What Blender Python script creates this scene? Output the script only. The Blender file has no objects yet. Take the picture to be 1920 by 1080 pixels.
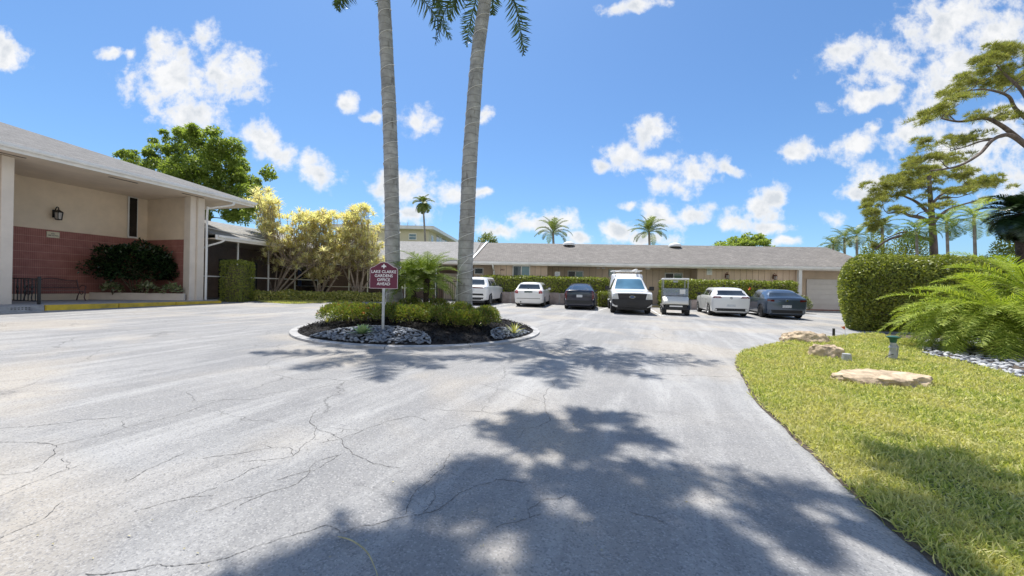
import bpy, bmesh, math, random
import numpy as np
from mathutils import Vector, Matrix, noise
from mathutils.bvhtree import BVHTree
R = math.radians
sc = bpy.context.scene
col = sc.collection
rnd = random.Random(7)
rng = np.random.default_rng(11)

# ------------------------------------------------------------------ camera, sky, sun, exposure
CAM_H = 1.45; FPX = 720.0; ROLL = math.atan(.02); CR, SR = math.cos(ROLL), math.sin(ROLL)
cd = bpy.data.cameras.new('camera'); cam = bpy.data.objects.new('camera', cd); col.objects.link(cam)
cd.sensor_width = 36; cd.lens = FPX / 1920 * 36; cd.shift_y = 2 / 1920
cd.clip_start = .05; cd.clip_end = 4000
cam.location = (0, 0, CAM_H)
cam.matrix_world = Matrix.Translation((0, 0, CAM_H)) @ Matrix.Rotation(R(90), 4, 'X') @ Matrix.Rotation(ROLL, 4, 'Z')
sc.camera = cam
sc.view_settings.view_transform = 'Standard'; sc.view_settings.look = 'None'
sc.view_settings.exposure = EXPOSURE = 1.17; sc.view_settings.gamma = 1
SUN = Vector((-.13, .35, 1)).normalized()          # towards the sun
SUN_EL = math.asin(SUN.z); SUN_AZ = math.atan2(SUN.x, SUN.y)
sl = bpy.data.lights.new('sun', 'SUN'); so = bpy.data.objects.new('sun', sl); col.objects.link(so)
sl.energy = 3.0; sl.angle = R(.53); sl.color = (1, .955, .88)
so.rotation_euler = (-SUN).to_track_quat('-Z', 'Y').to_euler()
so.location = (0, 0, 40)

def ray(x, y):
    u = (x - 960) / FPX; v = -(y - 542) / FPX
    return u * CR - v * SR, u * SR + v * CR
def P(x, y, D):                                     # the place D metres ahead that the photo shows at x, y
    X, Z = ray(x, y); return Vector((X * D, D, CAM_H + Z * D))
def zg(X, Y):
    return .018 * max(-30, min(40, Y)) - .007 * max(-40, min(40, X))
def G(x, y, dz=0):                                  # the place on the sloping ground
    X, Z = ray(x, y); t = (CAM_H - dz) / (.018 - .007 * X - Z)
    return Vector((X * t, t, CAM_H + Z * t))
def ground(X, Y, dz=0): return Vector((X, Y, zg(X, Y) + dz))

# ------------------------------------------------------------------ node helpers
def new_mat(name):
    m = bpy.data.materials.new(name); m.use_nodes = True
    nt = m.node_tree; b = nt.nodes['Principled BSDF']
    return m, nt, b
def nd(nt, t, **kw):
    n = nt.nodes.new(t)
    for k, v in kw.items():
        if k.startswith('i_'): n.inputs[int(k[2:])].default_value = v
        else: setattr(n, k, v)
    return n
def lk(nt, a, b): nt.links.new(a, b)
def math_(nt, op, a, b=None, clamp=False):
    n = nd(nt, 'ShaderNodeMath', operation=op, use_clamp=clamp)
    for i, v in enumerate((a, b)):
        if v is None: continue
        if isinstance(v, (int, float)): n.inputs[i].default_value = v
        else: lk(nt, v, n.inputs[i])
    return n.outputs[0]
def mix_(nt, f, a, b, blend='MIX'):
    n = nd(nt, 'ShaderNodeMix', data_type='RGBA', blend_type=blend)
    for i, v in ((0, f), (6, a), (7, b)):
        if isinstance(v, (int, float)): n.inputs[i].default_value = v
        elif isinstance(v, tuple): n.inputs[i].default_value = (*v[:3], 1)
        else: lk(nt, v, n.inputs[i])
    return n.outputs[2]
def ramp_(nt, f, stops, interp='LINEAR'):
    n = nd(nt, 'ShaderNodeValToRGB'); r = n.color_ramp; r.interpolation = interp
    while len(r.elements) < len(stops): r.elements.new(.5)
    for e, (p, c) in zip(r.elements, stops):
        e.position = p; e.color = (*c, 1) if len(c) == 3 else c
    lk(nt, f, n.inputs[0]); return n.outputs[0]
def noise_(nt, vec, scale, detail=4, rough=.55, dist=0):
    n = nd(nt, 'ShaderNodeTexNoise'); n.inputs['Scale'].default_value = scale
    n.inputs['Detail'].default_value = detail; n.inputs['Roughness'].default_value = rough
    n.inputs['Distortion'].default_value = dist
    if vec is not None: lk(nt, vec, n.inputs['Vector'])
    return n.outputs['Fac']
def bump_(nt, b, h, strength=.3, dist=.02):
    n = nd(nt, 'ShaderNodeBump'); n.inputs['Strength'].default_value = strength
    n.inputs['Distance'].default_value = dist
    lk(nt, h, n.inputs['Height']); lk(nt, n.outputs[0], b.inputs['Normal'])
def objco(nt, scale=None):
    t = nd(nt, 'ShaderNodeTexCoord').outputs['Object']
    if scale:
        m = nd(nt, 'ShaderNodeMapping'); m.inputs['Scale'].default_value = scale
        lk(nt, t, m.inputs[0]); return m.outputs[0]
    return t

def mat(name, c, rough=.6, var=.12, scale=2.5, bump=0, bscale=40, metal=0, coat=0, spec=.5, c2=None, stretch=None):
    m, nt, b = new_mat(name)
    v = objco(nt, stretch)
    f = noise_(nt, v, scale, 6, .6)
    c2 = c2 or tuple(x * (1 - 2 * var) for x in c)
    hi = tuple(min(1, x * (1 + var)) for x in c)
    lk(nt, ramp_(nt, f, [(.3, c2), (.68, hi)]), b.inputs['Base Color'])
    b.inputs['Roughness'].default_value = rough; b.inputs['Metallic'].default_value = metal
    b.inputs['Coat Weight'].default_value = coat; b.inputs['Specular IOR Level'].default_value = spec
    b.inputs['Coat Roughness'].default_value = .04
    if bump: bump_(nt, b, noise_(nt, v, bscale, 4, .6), bump)
    return m

def leaf(name, cols, rough=.45, trans=.3, spec=.35, posvar=0, pscale=.5, pc=None):
    m, nt, b = new_mat(name)
    g = nd(nt, 'ShaderNodeNewGeometry')
    n = len(cols)
    c = ramp_(nt, g.outputs['Random Per Island'], [(i / max(1, n - 1), k) for i, k in enumerate(cols)])
    if posvar:
        t = nd(nt, 'ShaderNodeTexCoord').outputs['Object']
        f = noise_(nt, t, pscale, 4, .6)
        f = math_(nt, 'MULTIPLY', ramp_(nt, f, [(.4, (0, 0, 0)), (.62, (1, 1, 1))]), posvar)
        c = mix_(nt, f, c, pc)
    lk(nt, c, b.inputs['Base Color'])
    b.inputs['Roughness'].default_value = rough; b.inputs['Specular IOR Level'].default_value = spec
    t = nd(nt, 'ShaderNodeBsdfTranslucent')
    lk(nt, mix_(nt, 1.0, c, (1.25, 1.3, .6), 'MULTIPLY'), t.inputs[0])
    x = nd(nt, 'ShaderNodeMixShader'); x.inputs[0].default_value = trans
    lk(nt, b.outputs[0], x.inputs[1]); lk(nt, t.outputs[0], x.inputs[2])
    lk(nt, x.outputs[0], nt.nodes['Material Output'].inputs[0])
    return m

# ------------------------------------------------------------------ sky with clouds
w = bpy.data.worlds.new('World'); sc.world = w; w.use_nodes = True
wt = w.node_tree; bg = wt.nodes['Background']; bg.inputs[1].default_value = .09
sky = nd(wt, 'ShaderNodeTexSky', sky_type='NISHITA', sun_disc=False)
sky.sun_elevation = SUN_EL; sky.sun_rotation = SUN_AZ
sky.air_density = 1.0; sky.dust_density = .8; sky.ozone_density = 2.6; sky.altitude = 0
CLOUDS = [(318,150,92,72,20),(400,150,88,66,-10),(352,215,82,44,0),(384,75,28,46,10),(300,92,36,36,0),(452,140,44,52,20),
 (490,258,74,30,12),(535,290,30,38,0),(598,325,56,28,25),(575,300,28,30,0),(245,98,18,14,0),(208,96,24,14,0),(648,190,18,20,0),(10,95,50,30,30),
 (780,227,52,28,0),(700,218,26,16,0),(760,348,72,42,0),(733,330,30,20,0),(842,365,40,26,0),(905,362,22,12,0),(912,215,18,16,0),
 (1212,252,50,38,-40),(1180,288,46,38,0),(1126,315,18,16,0),(1248,303,30,20,0),(1302,326,68,34,-10),(1258,352,44,26,0),(1365,322,34,12,10),
 (1005,418,74,24,0),(930,434,50,22,0),(1062,412,40,24,0),(1085,446,40,14,0),(1163,436,44,26,0),(1238,410,48,36,0),(1296,398,46,20,-20),(1205,450,70,16,0),(768,402,54,30,0),
 (1422,398,56,36,0),(1458,366,28,26,-40),(1392,416,44,28,0),(1445,424,54,16,0),(1180,390,22,10,0),(1225,300,40,18,0),
 (1498,290,52,24,-10),(1606,272,66,30,-12),(1642,244,34,20,-20),(1645,338,64,36,-20),(1605,362,36,20,0),(1566,413,36,14,0),(1470,448,30,10,0),
 (1768,42,130,62,-25),(1660,112,90,52,-30),(1590,98,70,28,-25),(1868,62,110,70,-20),(1640,176,90,24,-12),(1760,180,110,44,-38),(1850,262,140,60,-15),(1700,258,70,22,-15),(1900,352,60,44,-20),(1185,8,74,16,-8),(1790,120,60,60,0)]
tc = nd(wt, 'ShaderNodeTexCoord')
sp = nd(wt, 'ShaderNodeSeparateXYZ'); lk(wt, tc.outputs['Generated'], sp.inputs[0])
yy = math_(wt, 'MAXIMUM', sp.outputs[1], .04)
cu = math_(wt, 'DIVIDE', sp.outputs[0], yy); cw = math_(wt, 'DIVIDE', sp.outputs[2], yy)
cb = nd(wt, 'ShaderNodeCombineXYZ'); lk(wt, cu, cb.inputs[0]); lk(wt, cw, cb.inputs[1])
n1 = nd(wt, 'ShaderNodeTexNoise'); n1.inputs['Scale'].default_value = 9; n1.inputs['Detail'].default_value = 2
lk(wt, cb.outputs[0], n1.inputs['Vector'])
wv = nd(wt, 'ShaderNodeVectorMath', operation='SUBTRACT'); lk(wt, n1.outputs['Color'], wv.inputs[0]); wv.inputs[1].default_value = (.5, .5, .5)
ws = nd(wt, 'ShaderNodeVectorMath', operation='SCALE'); lk(wt, wv.outputs[0], ws.inputs[0]); ws.inputs['Scale'].default_value = .05
wa = nd(wt, 'ShaderNodeVectorMath', operation='ADD'); lk(wt, cb.outputs[0], wa.inputs[0]); lk(wt, ws.outputs[0], wa.inputs[1])
dens = None; low = None
for (x, y, rx, ry, a) in CLOUDS:
    X, Z = ray(x, y)
    mp = nd(wt, 'ShaderNodeMapping', vector_type='TEXTURE')
    mp.inputs['Location'].default_value = (X, Z, 0); mp.inputs['Rotation'].default_value = (0, 0, R(-a))
    mp.inputs['Scale'].default_value = (rx / FPX, ry / FPX, 1)
    lk(wt, wa.outputs[0], mp.inputs[0])
    ln = nd(wt, 'ShaderNodeVectorMath', operation='LENGTH'); lk(wt, mp.outputs[0], ln.inputs[0])
    v = ln.outputs['Value']
    if dens is None: dens = v
    else:
        n = nd(wt, 'ShaderNodeMath', operation='SMOOTH_MIN'); n.inputs[2].default_value = .25
        lk(wt, dens, n.inputs[0]); lk(wt, v, n.inputs[1]); dens = n.outputs[0]
nf = noise_(wt, cb.outputs[0], 13, 9, .62, .15)
nb = noise_(wt, cb.outputs[0], 34, 7, .6, .1)
nn = math_(wt, 'ADD', math_(wt, 'MULTIPLY', math_(wt, 'SUBTRACT', nf, .5), 3.0), math_(wt, 'MULTIPLY', math_(wt, 'SUBTRACT', nb, .5), .9))
dd = math_(wt, 'ADD', math_(wt, 'SUBTRACT', 1.04, dens), nn)
cov = nd(wt, 'ShaderNodeMapRange', interpolation_type='SMOOTHSTEP'); cov.inputs[1].default_value = -.08; cov.inputs[2].default_value = .8
lk(wt, dd, cov.inputs[0])
front = nd(wt, 'ShaderNodeMapRange'); front.inputs[1].default_value = .04; front.inputs[2].default_value = .12
lk(wt, sp.outputs[1], front.inputs[0])
cfac = math_(wt, 'MULTIPLY', math_(wt, 'MULTIPLY', cov.outputs[0], front.outputs[0]), .97)
# unseen cumulus bank added behind the camera to throw white fill on facades
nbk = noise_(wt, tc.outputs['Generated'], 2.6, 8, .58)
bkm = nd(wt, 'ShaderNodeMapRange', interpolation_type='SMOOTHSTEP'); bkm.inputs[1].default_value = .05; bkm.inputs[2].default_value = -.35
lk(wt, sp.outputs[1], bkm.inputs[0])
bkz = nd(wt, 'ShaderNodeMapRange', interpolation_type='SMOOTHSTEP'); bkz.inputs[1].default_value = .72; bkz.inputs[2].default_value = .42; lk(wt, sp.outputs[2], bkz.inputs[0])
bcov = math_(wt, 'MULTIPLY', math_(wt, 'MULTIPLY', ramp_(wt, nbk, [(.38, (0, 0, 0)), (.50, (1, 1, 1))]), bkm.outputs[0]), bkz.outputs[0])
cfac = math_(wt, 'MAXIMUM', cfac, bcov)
# shading of the cloud: thick cores a little greyer, billow detail
core = nd(wt, 'ShaderNodeMapRange'); core.inputs[1].default_value = .35; core.inputs[2].default_value = 1.1
lk(wt, dd, core.inputs[0])
bl = noise_(wt, wa.outputs[0], 17, 6, .6)
gfac = math_(wt, 'MULTIPLY', core.outputs[0], ramp_(wt, bl, [(.38, (.05, .05, .05)), (.62, (1, 1, 1))]))
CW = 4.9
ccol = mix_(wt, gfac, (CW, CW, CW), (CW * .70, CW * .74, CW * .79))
skc = mix_(wt, 1.0, sky.outputs[0], (.50, .68, .83), 'MULTIPLY')
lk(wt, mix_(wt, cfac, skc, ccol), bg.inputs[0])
w.cycles.sampling_method = 'MANUAL'; w.cycles.sample_map_resolution = 512
sc.cycles.max_bounces = 6; sc.cycles.transparent_max_bounces = 12; sc.cycles.diffuse_bounces = 3
sc.cycles.use_denoising = True

# ------------------------------------------------------------------ objects and meshes
def tag(o, label=None, cat=None, group=None, kind=None):
    for k, v in (('label', label), ('category', cat), ('group', group), ('kind', kind)):
        if v: o[k] = v
    return o
def thing(name, label, cat, loc=(0, 0, 0), rot=(0, 0, 0), group=None):
    o = bpy.data.objects.new(name, None); col.objects.link(o); o.empty_display_size = .2
    o.location = loc; o.rotation_euler = rot if not isinstance(rot, (int, float)) else (0, 0, rot)
    return tag(o, label, cat, group)
def link(name, me, parent=None, loc=None, rz=0):
    o = bpy.data.objects.new(name, me); col.objects.link(o)
    if parent: o.parent = parent
    if loc is not None: o.location = loc
    if rz: o.rotation_euler.z = rz
    return o
def copy_tree(o, parent=None):
    c = o.copy(); col.objects.link(c); c.parent = parent
    for ch in [k for k in bpy.data.objects if k.parent == o]: copy_tree(ch, c)
    return c

class MB:
    def __init__(s): s.v = []; s.f = []; s.mi = []; s.m = 0
    def add(s, vs, fs):
        b = len(s.v); s.v += [tuple(v) for v in vs]
        s.f += [tuple(b + i for i in f) for f in fs]; s.mi += [s.m] * len(fs); return s
    def box(s, lo, hi, taper=0):
        x0, y0, z0 = lo; x1, y1, z1 = hi; t = taper
        return s.add([(x0, y0, z0), (x1, y0, z0), (x1, y1, z0), (x0, y1, z0), (x0 + t, y0 + t, z1), (x1 - t, y0 + t, z1), (x1 - t, y1 - t, z1), (x0 + t, y1 - t, z1)],
            [(3, 2, 1, 0), (4, 5, 6, 7), (0, 1, 5, 4), (1, 2, 6, 5), (2, 3, 7, 6), (3, 0, 4, 7)])
    def slab(s, poly, z0, z1):                      # poly: plan points, ccw
        n = len(poly); v = [(x, y, z0) for x, y in poly] + [(x, y, z1) for x, y in poly]
        return s.add(v, [tuple(range(n))[::-1], tuple(range(n, 2 * n))] + [(i, (i + 1) % n, n + (i + 1) % n, n + i) for i in range(n)])
    def bar(s, a, b, w, h=None, up=(0, 0, 1)):
        a, b = Vector(a), Vector(b); h = h or w; d = (b - a).normalized(); u = Vector(up)
        if abs(d.dot(u)) > .95: u = Vector((1, 0, 0))
        r = d.cross(u).normalized(); u = r.cross(d)
        c = [a + r * i * w / 2 + u * j * h / 2 for i, j in ((-1, -1), (1, -1), (1, 1), (-1, 1))]
        e = [p + (b - a) for p in c]
        return s.add(c + e, [(3, 2, 1, 0), (4, 5, 6, 7), (0, 1, 5, 4), (1, 2, 6, 5), (2, 3, 7, 6), (3, 0, 4, 7)])
    def tube(s, pts, rad, n=6, cap=True):
        pts = [Vector(p) for p in pts]; k = len(pts)
        if isinstance(rad, (int, float)): rad = [rad] * k
        u = None; vs = []; fs = []
        for i, p in enumerate(pts):
            d = (pts[min(i + 1, k - 1)] - pts[max(i - 1, 0)])
            d = d.normalized() if d.length > 1e-9 else Vector((0, 0, 1))
            if u is None:
                u = d.orthogonal().normalized()
            u = (u - d * u.dot(d)); u = u.normalized() if u.length > 1e-6 else d.orthogonal().normalized()
            r = d.cross(u)
            for j in range(n):
                a = 2 * math.pi * j / n; vs.append(p + (u * math.cos(a) + r * math.sin(a)) * rad[i])
        for i in range(k - 1):
            for j in range(n):
                fs.append((i * n + j, i * n + (j + 1) % n, (i + 1) * n + (j + 1) % n, (i + 1) * n + j))
        if cap: fs += [tuple(range(n))[::-1], tuple(range((k - 1) * n, k * n))]
        return s.add(vs, fs)
    def lathe(s, prof, n=16, axis='z', c=(0, 0, 0)):  # prof: (radius, height)
        vs = []; fs = []; k = len(prof); c = Vector(c)
        for r, h in prof:
            for j in range(n):
                a = 2 * math.pi * j / n; x, y = r * math.cos(a), r * math.sin(a)
                vs.append(c + (Vector((x, y, h)) if axis == 'z' else Vector((x, h, y)) if axis == 'y' else Vector((h, x, y))))
        for i in range(k - 1):
            for j in range(n):
                fs.append((i * n + j, i * n + (j + 1) % n, (i + 1) * n + (j + 1) % n, (i + 1) * n + j))
        fs += [tuple(range(n))[::-1], tuple(range((k - 1) * n, k * n))]
        return s.add(vs, fs)
    def build(s, name, mats, parent=None, loc=None, rz=0, smooth=0, bevel=0):
        me = bpy.data.meshes.new(name); me.from_pydata(s.v, [], s.f)
        for m in (mats if isinstance(mats, (list, tuple)) else [mats]): me.materials.append(m)
        if any(s.mi): me.polygons.foreach_set('material_index', s.mi)
        bm = bmesh.new(); bm.from_mesh(me); bmesh.ops.recalc_face_normals(bm, faces=bm.faces)
        if bevel:
            bmesh.ops.bevel(bm, geom=[e for e in bm.edges if len(e.link_faces) == 2 and e.calc_face_angle(0) > .6], offset=bevel, segments=2, affect='EDGES', clamp_overlap=True)
        bm.to_mesh(me); bm.free()
        if smooth:
            me.shade_smooth(); me.set_sharp_from_angle(angle=R(smooth))
        return link(name, me, parent, loc, rz)

def fastmesh(name, V, F, m, parent=None, loc=None, smooth=False):
    """V (n,3), list of (k faces) arrays of equal width"""
    me = bpy.data.meshes.new(name)
    me.vertices.add(len(V)); me.vertices.foreach_set('co', np.asarray(V, np.float32).ravel())
    if not isinstance(F, list): F = [F]
    tot = sum(f.size for f in F); npoly = sum(len(f) for f in F)
    me.loops.add(tot); me.polygons.add(npoly)
    me.loops.foreach_set('vertex_index', np.concatenate([f.ravel() for f in F]).astype(np.int32))
    sizes = np.concatenate([np.full(len(f), f.shape[1], np.int32) for f in F])
    me.polygons.foreach_set('loop_start', np.concatenate([[0], np.cumsum(sizes)[:-1]]).astype(np.int32))
    if smooth: me.polygons.foreach_set('use_smooth', np.ones(npoly, bool))
    for k in (m if isinstance(m, (list, tuple)) else [m]): me.materials.append(k)
    me.update(calc_edges=True)
    return link(name, me, parent, loc)

def unit(a): return a / np.maximum(np.linalg.norm(a, axis=-1, keepdims=True), 1e-9)
def leaves(Pt, A, N, L, W, wide=.45, curl=.12):
    """rhombic leaves: base Pt, direction A, facing N"""
    A = unit(A); S = unit(np.cross(A, N)); N = np.cross(S, A)
    L = np.broadcast_to(np.asarray(L, float), (len(Pt),))[:, None]; W = np.broadcast_to(np.asarray(W, float), (len(Pt),))[:, None]
    m = Pt + A * L * wide
    V = np.stack([Pt, m + S * W / 2 + N * L * curl, Pt + A * L, m - S * W / 2 + N * L * curl], 1).reshape(-1, 3)
    F = np.arange(len(Pt) * 4).reshape(-1, 4)
    return V, F
def blades(Pt, A, N, L, W, droop=.3):
    """tapering two-piece blades that bend along -N"""
    A = unit(A); S = unit(np.cross(A, N)); N = np.cross(S, A)
    L = np.broadcast_to(np.asarray(L, float), (len(Pt),))[:, None]; W = np.broadcast_to(np.asarray(W, float), (len(Pt),))[:, None]
    m = Pt + A * L * .55; t = Pt + A * L * .96 - N * L * droop
    V = np.stack([Pt - S * W * .4, Pt + S * W * .4, m + S * W * .5, m - S * W * .5, t], 1).reshape(-1, 3)
    k = np.arange(len(Pt))[:, None] * 5
    return V, [k + np.array([[0, 1, 2, 3]]), k + np.array([[3, 2, 4]])]
def rdir(n): return unit(rng.normal(size=(n, 3)))
def cat(parts):
    V = []; FF = {}; b = 0
    for v, f in parts:
        for k in (f if isinstance(f, list) else [f]): FF.setdefault(k.shape[1], []).append(k + b)
        V.append(v); b += len(v)
    return np.concatenate(V), [np.concatenate(x) for x in FF.values()]
def crspline(pts, n=8, closed=False):
    pts = [Vector(p) for p in pts]; k = len(pts); out = []
    for i in range(k if closed else k - 1):
        a, b, c, d = (pts[(i + j) % k] if closed else pts[max(0, min(k - 1, i + j))] for j in (-1, 0, 1, 2))
        for t in range(n):
            t /= n
            out.append(.5 * (2 * b + (c - a) * t + (2 * a - 5 * b + 4 * c - d) * t * t + (3 * b - a - 3 * c + d) * t ** 3))
    if not closed: out.append(pts[-1])
    return out
def inpoly(x, y, poly):
    r = np.zeros(len(x), bool); px = [p[0] for p in poly]; py = [p[1] for p in poly]; j = len(poly) - 1
    for i in range(len(poly)):
        c = ((py[i] > y) != (py[j] > y)) & (x < (px[j] - px[i]) * (y - py[i]) / (py[j] - py[i] + 1e-12) + px[i])
        r ^= c; j = i
    return r
def sheet(name, poly, dz, m, kind='structure', thick=0):
    bm = bmesh.new(); vs = [bm.verts.new((p[0], p[1], zg(p[0], p[1]) + dz)) for p in poly]
    f = bm.faces.new(vs); f.normal_update()
    if f.normal.z < 0: f.normal_flip()
    if thick:
        r = bmesh.ops.extrude_face_region(bm, geom=[f])
        # the extruded copy becomes the top
        for e in r['geom']:
            if isinstance(e, bmesh.types.BMVert): e.co.z += thick
    bmesh.ops.triangulate(bm, faces=bm.faces); bmesh.ops.recalc_face_normals(bm, faces=bm.faces)
    me = bpy.data.meshes.new(name); bm.to_mesh(me); bm.free(); me.materials.append(m)
    o = link(name, me); 
    if kind: o['kind'] = kind
    return o
def text(name, s, size, m, parent, mat4, depth=.002, bold=.0, align='CENTER'):
    c = bpy.data.curves.new(name, 'FONT'); c.body = s; c.size = size; c.align_x = align; c.align_y = 'CENTER'
    c.extrude = depth; c.offset = bold; c.resolution_u = 3
    o = bpy.data.objects.new('tmp', c); col.objects.link(o)
    bpy.context.view_layer.update()
    me = bpy.data.meshes.new_from_object(o.evaluated_get(bpy.context.evaluated_depsgraph_get()))
    bpy.data.objects.remove(o); me.materials.clear(); me.materials.append(m)
    me.transform(mat4)
    return link(name, me, parent)

# ------------------------------------------------------------------ materials
def asphalt_mat():
    m, nt, b = new_mat('asphalt')
    v = objco(nt)
    big = noise_(nt, v, .22, 5, .6, .6)
    base = ramp_(nt, big, [(.3, (.21, .212, .217)), (.5, (.268, .265, .262)), (.7, (.335, .322, .305))])
    # drive direction streaks, stretched along the lane
    mp = nd(nt, 'ShaderNodeMapping', vector_type='TEXTURE'); mp.inputs['Rotation'].default_value = (0, 0, R(70)); mp.inputs['Scale'].default_value = (4.5, .55, 1)
    lk(nt, v, mp.inputs[0])
    st = noise_(nt, mp.outputs[0], 1.1, 7, .65, .4)
    base = mix_(nt, math_(nt, 'MULTIPLY', ramp_(nt, st, [(.45, (0, 0, 0)), (.68, (1, 1, 1))]), .6), base, (.47, .465, .455))
    mid = noise_(nt, v, 2.6, 6, .65)
    base = mix_(nt, math_(nt, 'MULTIPLY', ramp_(nt, mid, [(.28, (1, 1, 1)), (.50, (0, 0, 0))]), .4), base, (.19, .19, .195))
    warm = noise_(nt, v, .35, 3, .5, .3)
    base = mix_(nt, math_(nt, 'MULTIPLY', ramp_(nt, warm, [(.50, (0, 0, 0)), (.62, (1, 1, 1))]), .5), base, (.44, .385, .31))
    oil = noise_(nt, v, .75, 4, .55, .2)
    base = mix_(nt, math_(nt, 'MULTIPLY', ramp_(nt, oil, [(.64, (0, 0, 0)), (.72, (1, 1, 1))]), .45), base, (.15, .148, .15))
    vo = nd(nt, 'ShaderNodeTexVoronoi'); vo.inputs['Scale'].default_value = 95; lk(nt, v, vo.inputs['Vector'])
    sep = nd(nt, 'ShaderNodeSeparateColor'); lk(nt, vo.outputs['Color'], sep.inputs[0])
    base = mix_(nt, ramp_(nt, sep.outputs[0], [(.74, (0, 0, 0)), (.95, (.45, .45, .45))]), base, (.46, .45, .44))
    base = mix_(nt, ramp_(nt, sep.outputs[1], [(.70, (0, 0, 0)), (.95, (.5, .5, .5))]), base, (.13, .13, .14))
    # hairline cracks between worn plates
    dv = nd(nt, 'ShaderNodeVectorMath', operation='SCALE'); dv.inputs['Scale'].default_value = .55
    n = nd(nt, 'ShaderNodeTexNoise'); n.inputs['Scale'].default_value = 1.4; n.inputs['Detail'].default_value = 7; n.inputs['Roughness'].default_value = .65; lk(nt, v, n.inputs['Vector'])
    lk(nt, n.outputs['Color'], dv.inputs[0])
    ad = nd(nt, 'ShaderNodeVectorMath', operation='ADD'); lk(nt, v, ad.inputs[0]); lk(nt, dv.outputs[0], ad.inputs[1])
    vc = nd(nt, 'ShaderNodeTexVoronoi', feature='DISTANCE_TO_EDGE'); vc.inputs['Scale'].default_value = .42; lk(nt, ad.outputs[0], vc.inputs['Vector'])
    cm = math_(nt, 'MULTIPLY', ramp_(nt, vc.outputs['Distance'], [(.0015, (1, 1, 1)), (.0045, (0, 0, 0))]), ramp_(nt, noise_(nt, v, .5, 3), [(.45, (0, 0, 0)), (.55, (.7, .7, .7))]))
    base = mix_(nt, cm, base, (.07, .07, .07))
    lk(nt, base, b.inputs['Base Color']); b.inputs['Roughness'].default_value = .88; b.inputs['Specular IOR Level'].default_value = .25
    bump_(nt, b, math_(nt, 'ADD', noise_(nt, v, 130, 3, .6), math_(nt, 'MULTIPLY', vo.outputs['Distance'], .8)), .55, .008)
    return m
def shingle_mat(name, a, b_, c, stain=.35):
    m, nt, b = new_mat(name)
    v = objco(nt)
    br = nd(nt, 'ShaderNodeTexBrick'); br.inputs['Scale'].default_value = 1; br.inputs['Brick Width'].default_value = .33; br.inputs['Row Height'].default_value = .15
    br.inputs['Mortar Size'].default_value = .012; br.inputs['Mortar Smooth'].default_value = .3
    br.inputs['Color1'].default_value = (*a, 1); br.inputs['Color2'].default_value = (*b_, 1); br.inputs['Mortar'].default_value = (*[x * .45 for x in a], 1)
    lk(nt, v, br.inputs['Vector'])
    f = noise_(nt, v, 1.1, 7, .65, .5)
    col_ = mix_(nt, math_(nt, 'MULTIPLY', ramp_(nt, f, [(.42, (0, 0, 0)), (.66, (1, 1, 1))]), stain), br.outputs[0], c)
    f2 = noise_(nt, v, 11, 5, .75)
    col_ = mix_(nt, math_(nt, 'MULTIPLY', ramp_(nt, noise_(nt, v, 5, 6, .75), [(.45, (0, 0, 0)), (.6, (1, 1, 1))]), .55), col_, tuple(x * .5 for x in a))
    col_ = mix_(nt, math_(nt, 'MULTIPLY', ramp_(nt, f2, [(.4, (0, 0, 0)), (.65, (1, 1, 1))]), .35), col_, tuple(min(1, x * 1.7) for x in a))
    lk(nt, col_, b.inputs['Base Color']); b.inputs['Roughness'].default_value = .9
    bump_(nt, b, br.outputs[1], -.4, .01)
    return m
def brick_mat():
    m, nt, b = new_mat('ribbed_brick')
    t = objco(nt); s = nd(nt, 'ShaderNodeSeparateXYZ'); lk(nt, t, s.inputs[0])
    xx = math_(nt, 'ADD', s.outputs[0], s.outputs[1])
    fx = math_(nt, 'FRACT', math_(nt, 'DIVIDE', xx, .062)); fz = math_(nt, 'FRACT', math_(nt, 'DIVIDE', math_(nt, 'ADD', s.outputs[2], .07), .335))
    rib = math_(nt, 'LESS_THAN', fx, .3); row = math_(nt, 'LESS_THAN', fz, .035)
    f = noise_(nt, t, 3, 5, .6)
    base = ramp_(nt, f, [(.3, (.31, .12, .095)), (.7, (.43, .185, .15))])
    base = mix_(nt, math_(nt, 'MULTIPLY', rib, .6), base, (.19, .07, .06))
    base = mix_(nt, math_(nt, 'MULTIPLY', row, .85), base, (.60, .36, .30))
    lk(nt, base, b.inputs['Base Color']); b.inputs['Roughness'].default_value = .7
    bump_(nt, b, math_(nt, 'ADD', rib, row), -.5, .012)
    return m
def glass_dark(name, c=(.02, .03, .035), rough=.03):
    m, nt, b = new_mat(name)
    b.inputs['Base Color'].default_value = (*c, 1); b.inputs['Roughness'].default_value = rough
    b.inputs['Specular IOR Level'].default_value = .8; b.inputs['Coat Weight'].default_value = .3
    f = noise_(nt, objco(nt), .8, 2)
    lk(nt, ramp_(nt, f, [(.35, c), (.65, tuple(x * 1.8 + .01 for x in c))]), b.inputs['Base Color'])
    return m
def car_paint(name, c, coat=1, rough=.35, metal=0):
    m = mat(name, c, rough, .03, 1.2, metal=metal, coat=coat); return m
def seethrough(name, c, t):
    m, nt, b = new_mat(name); b.inputs['Roughness'].default_value = .4
    lk(nt, ramp_(nt, noise_(nt, objco(nt), 4, 3), [(.3, tuple(x * .85 for x in c)), (.7, c)]), b.inputs['Base Color'])
    tr = nd(nt, 'ShaderNodeBsdfTransparent'); x = nd(nt, 'ShaderNodeMixShader'); x.inputs[0].default_value = t
    lk(nt, b.outputs[0], x.inputs[1]); lk(nt, tr.outputs[0], x.inputs[2]); lk(nt, x.outputs[0], nt.nodes['Material Output'].inputs[0])
    return m

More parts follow.
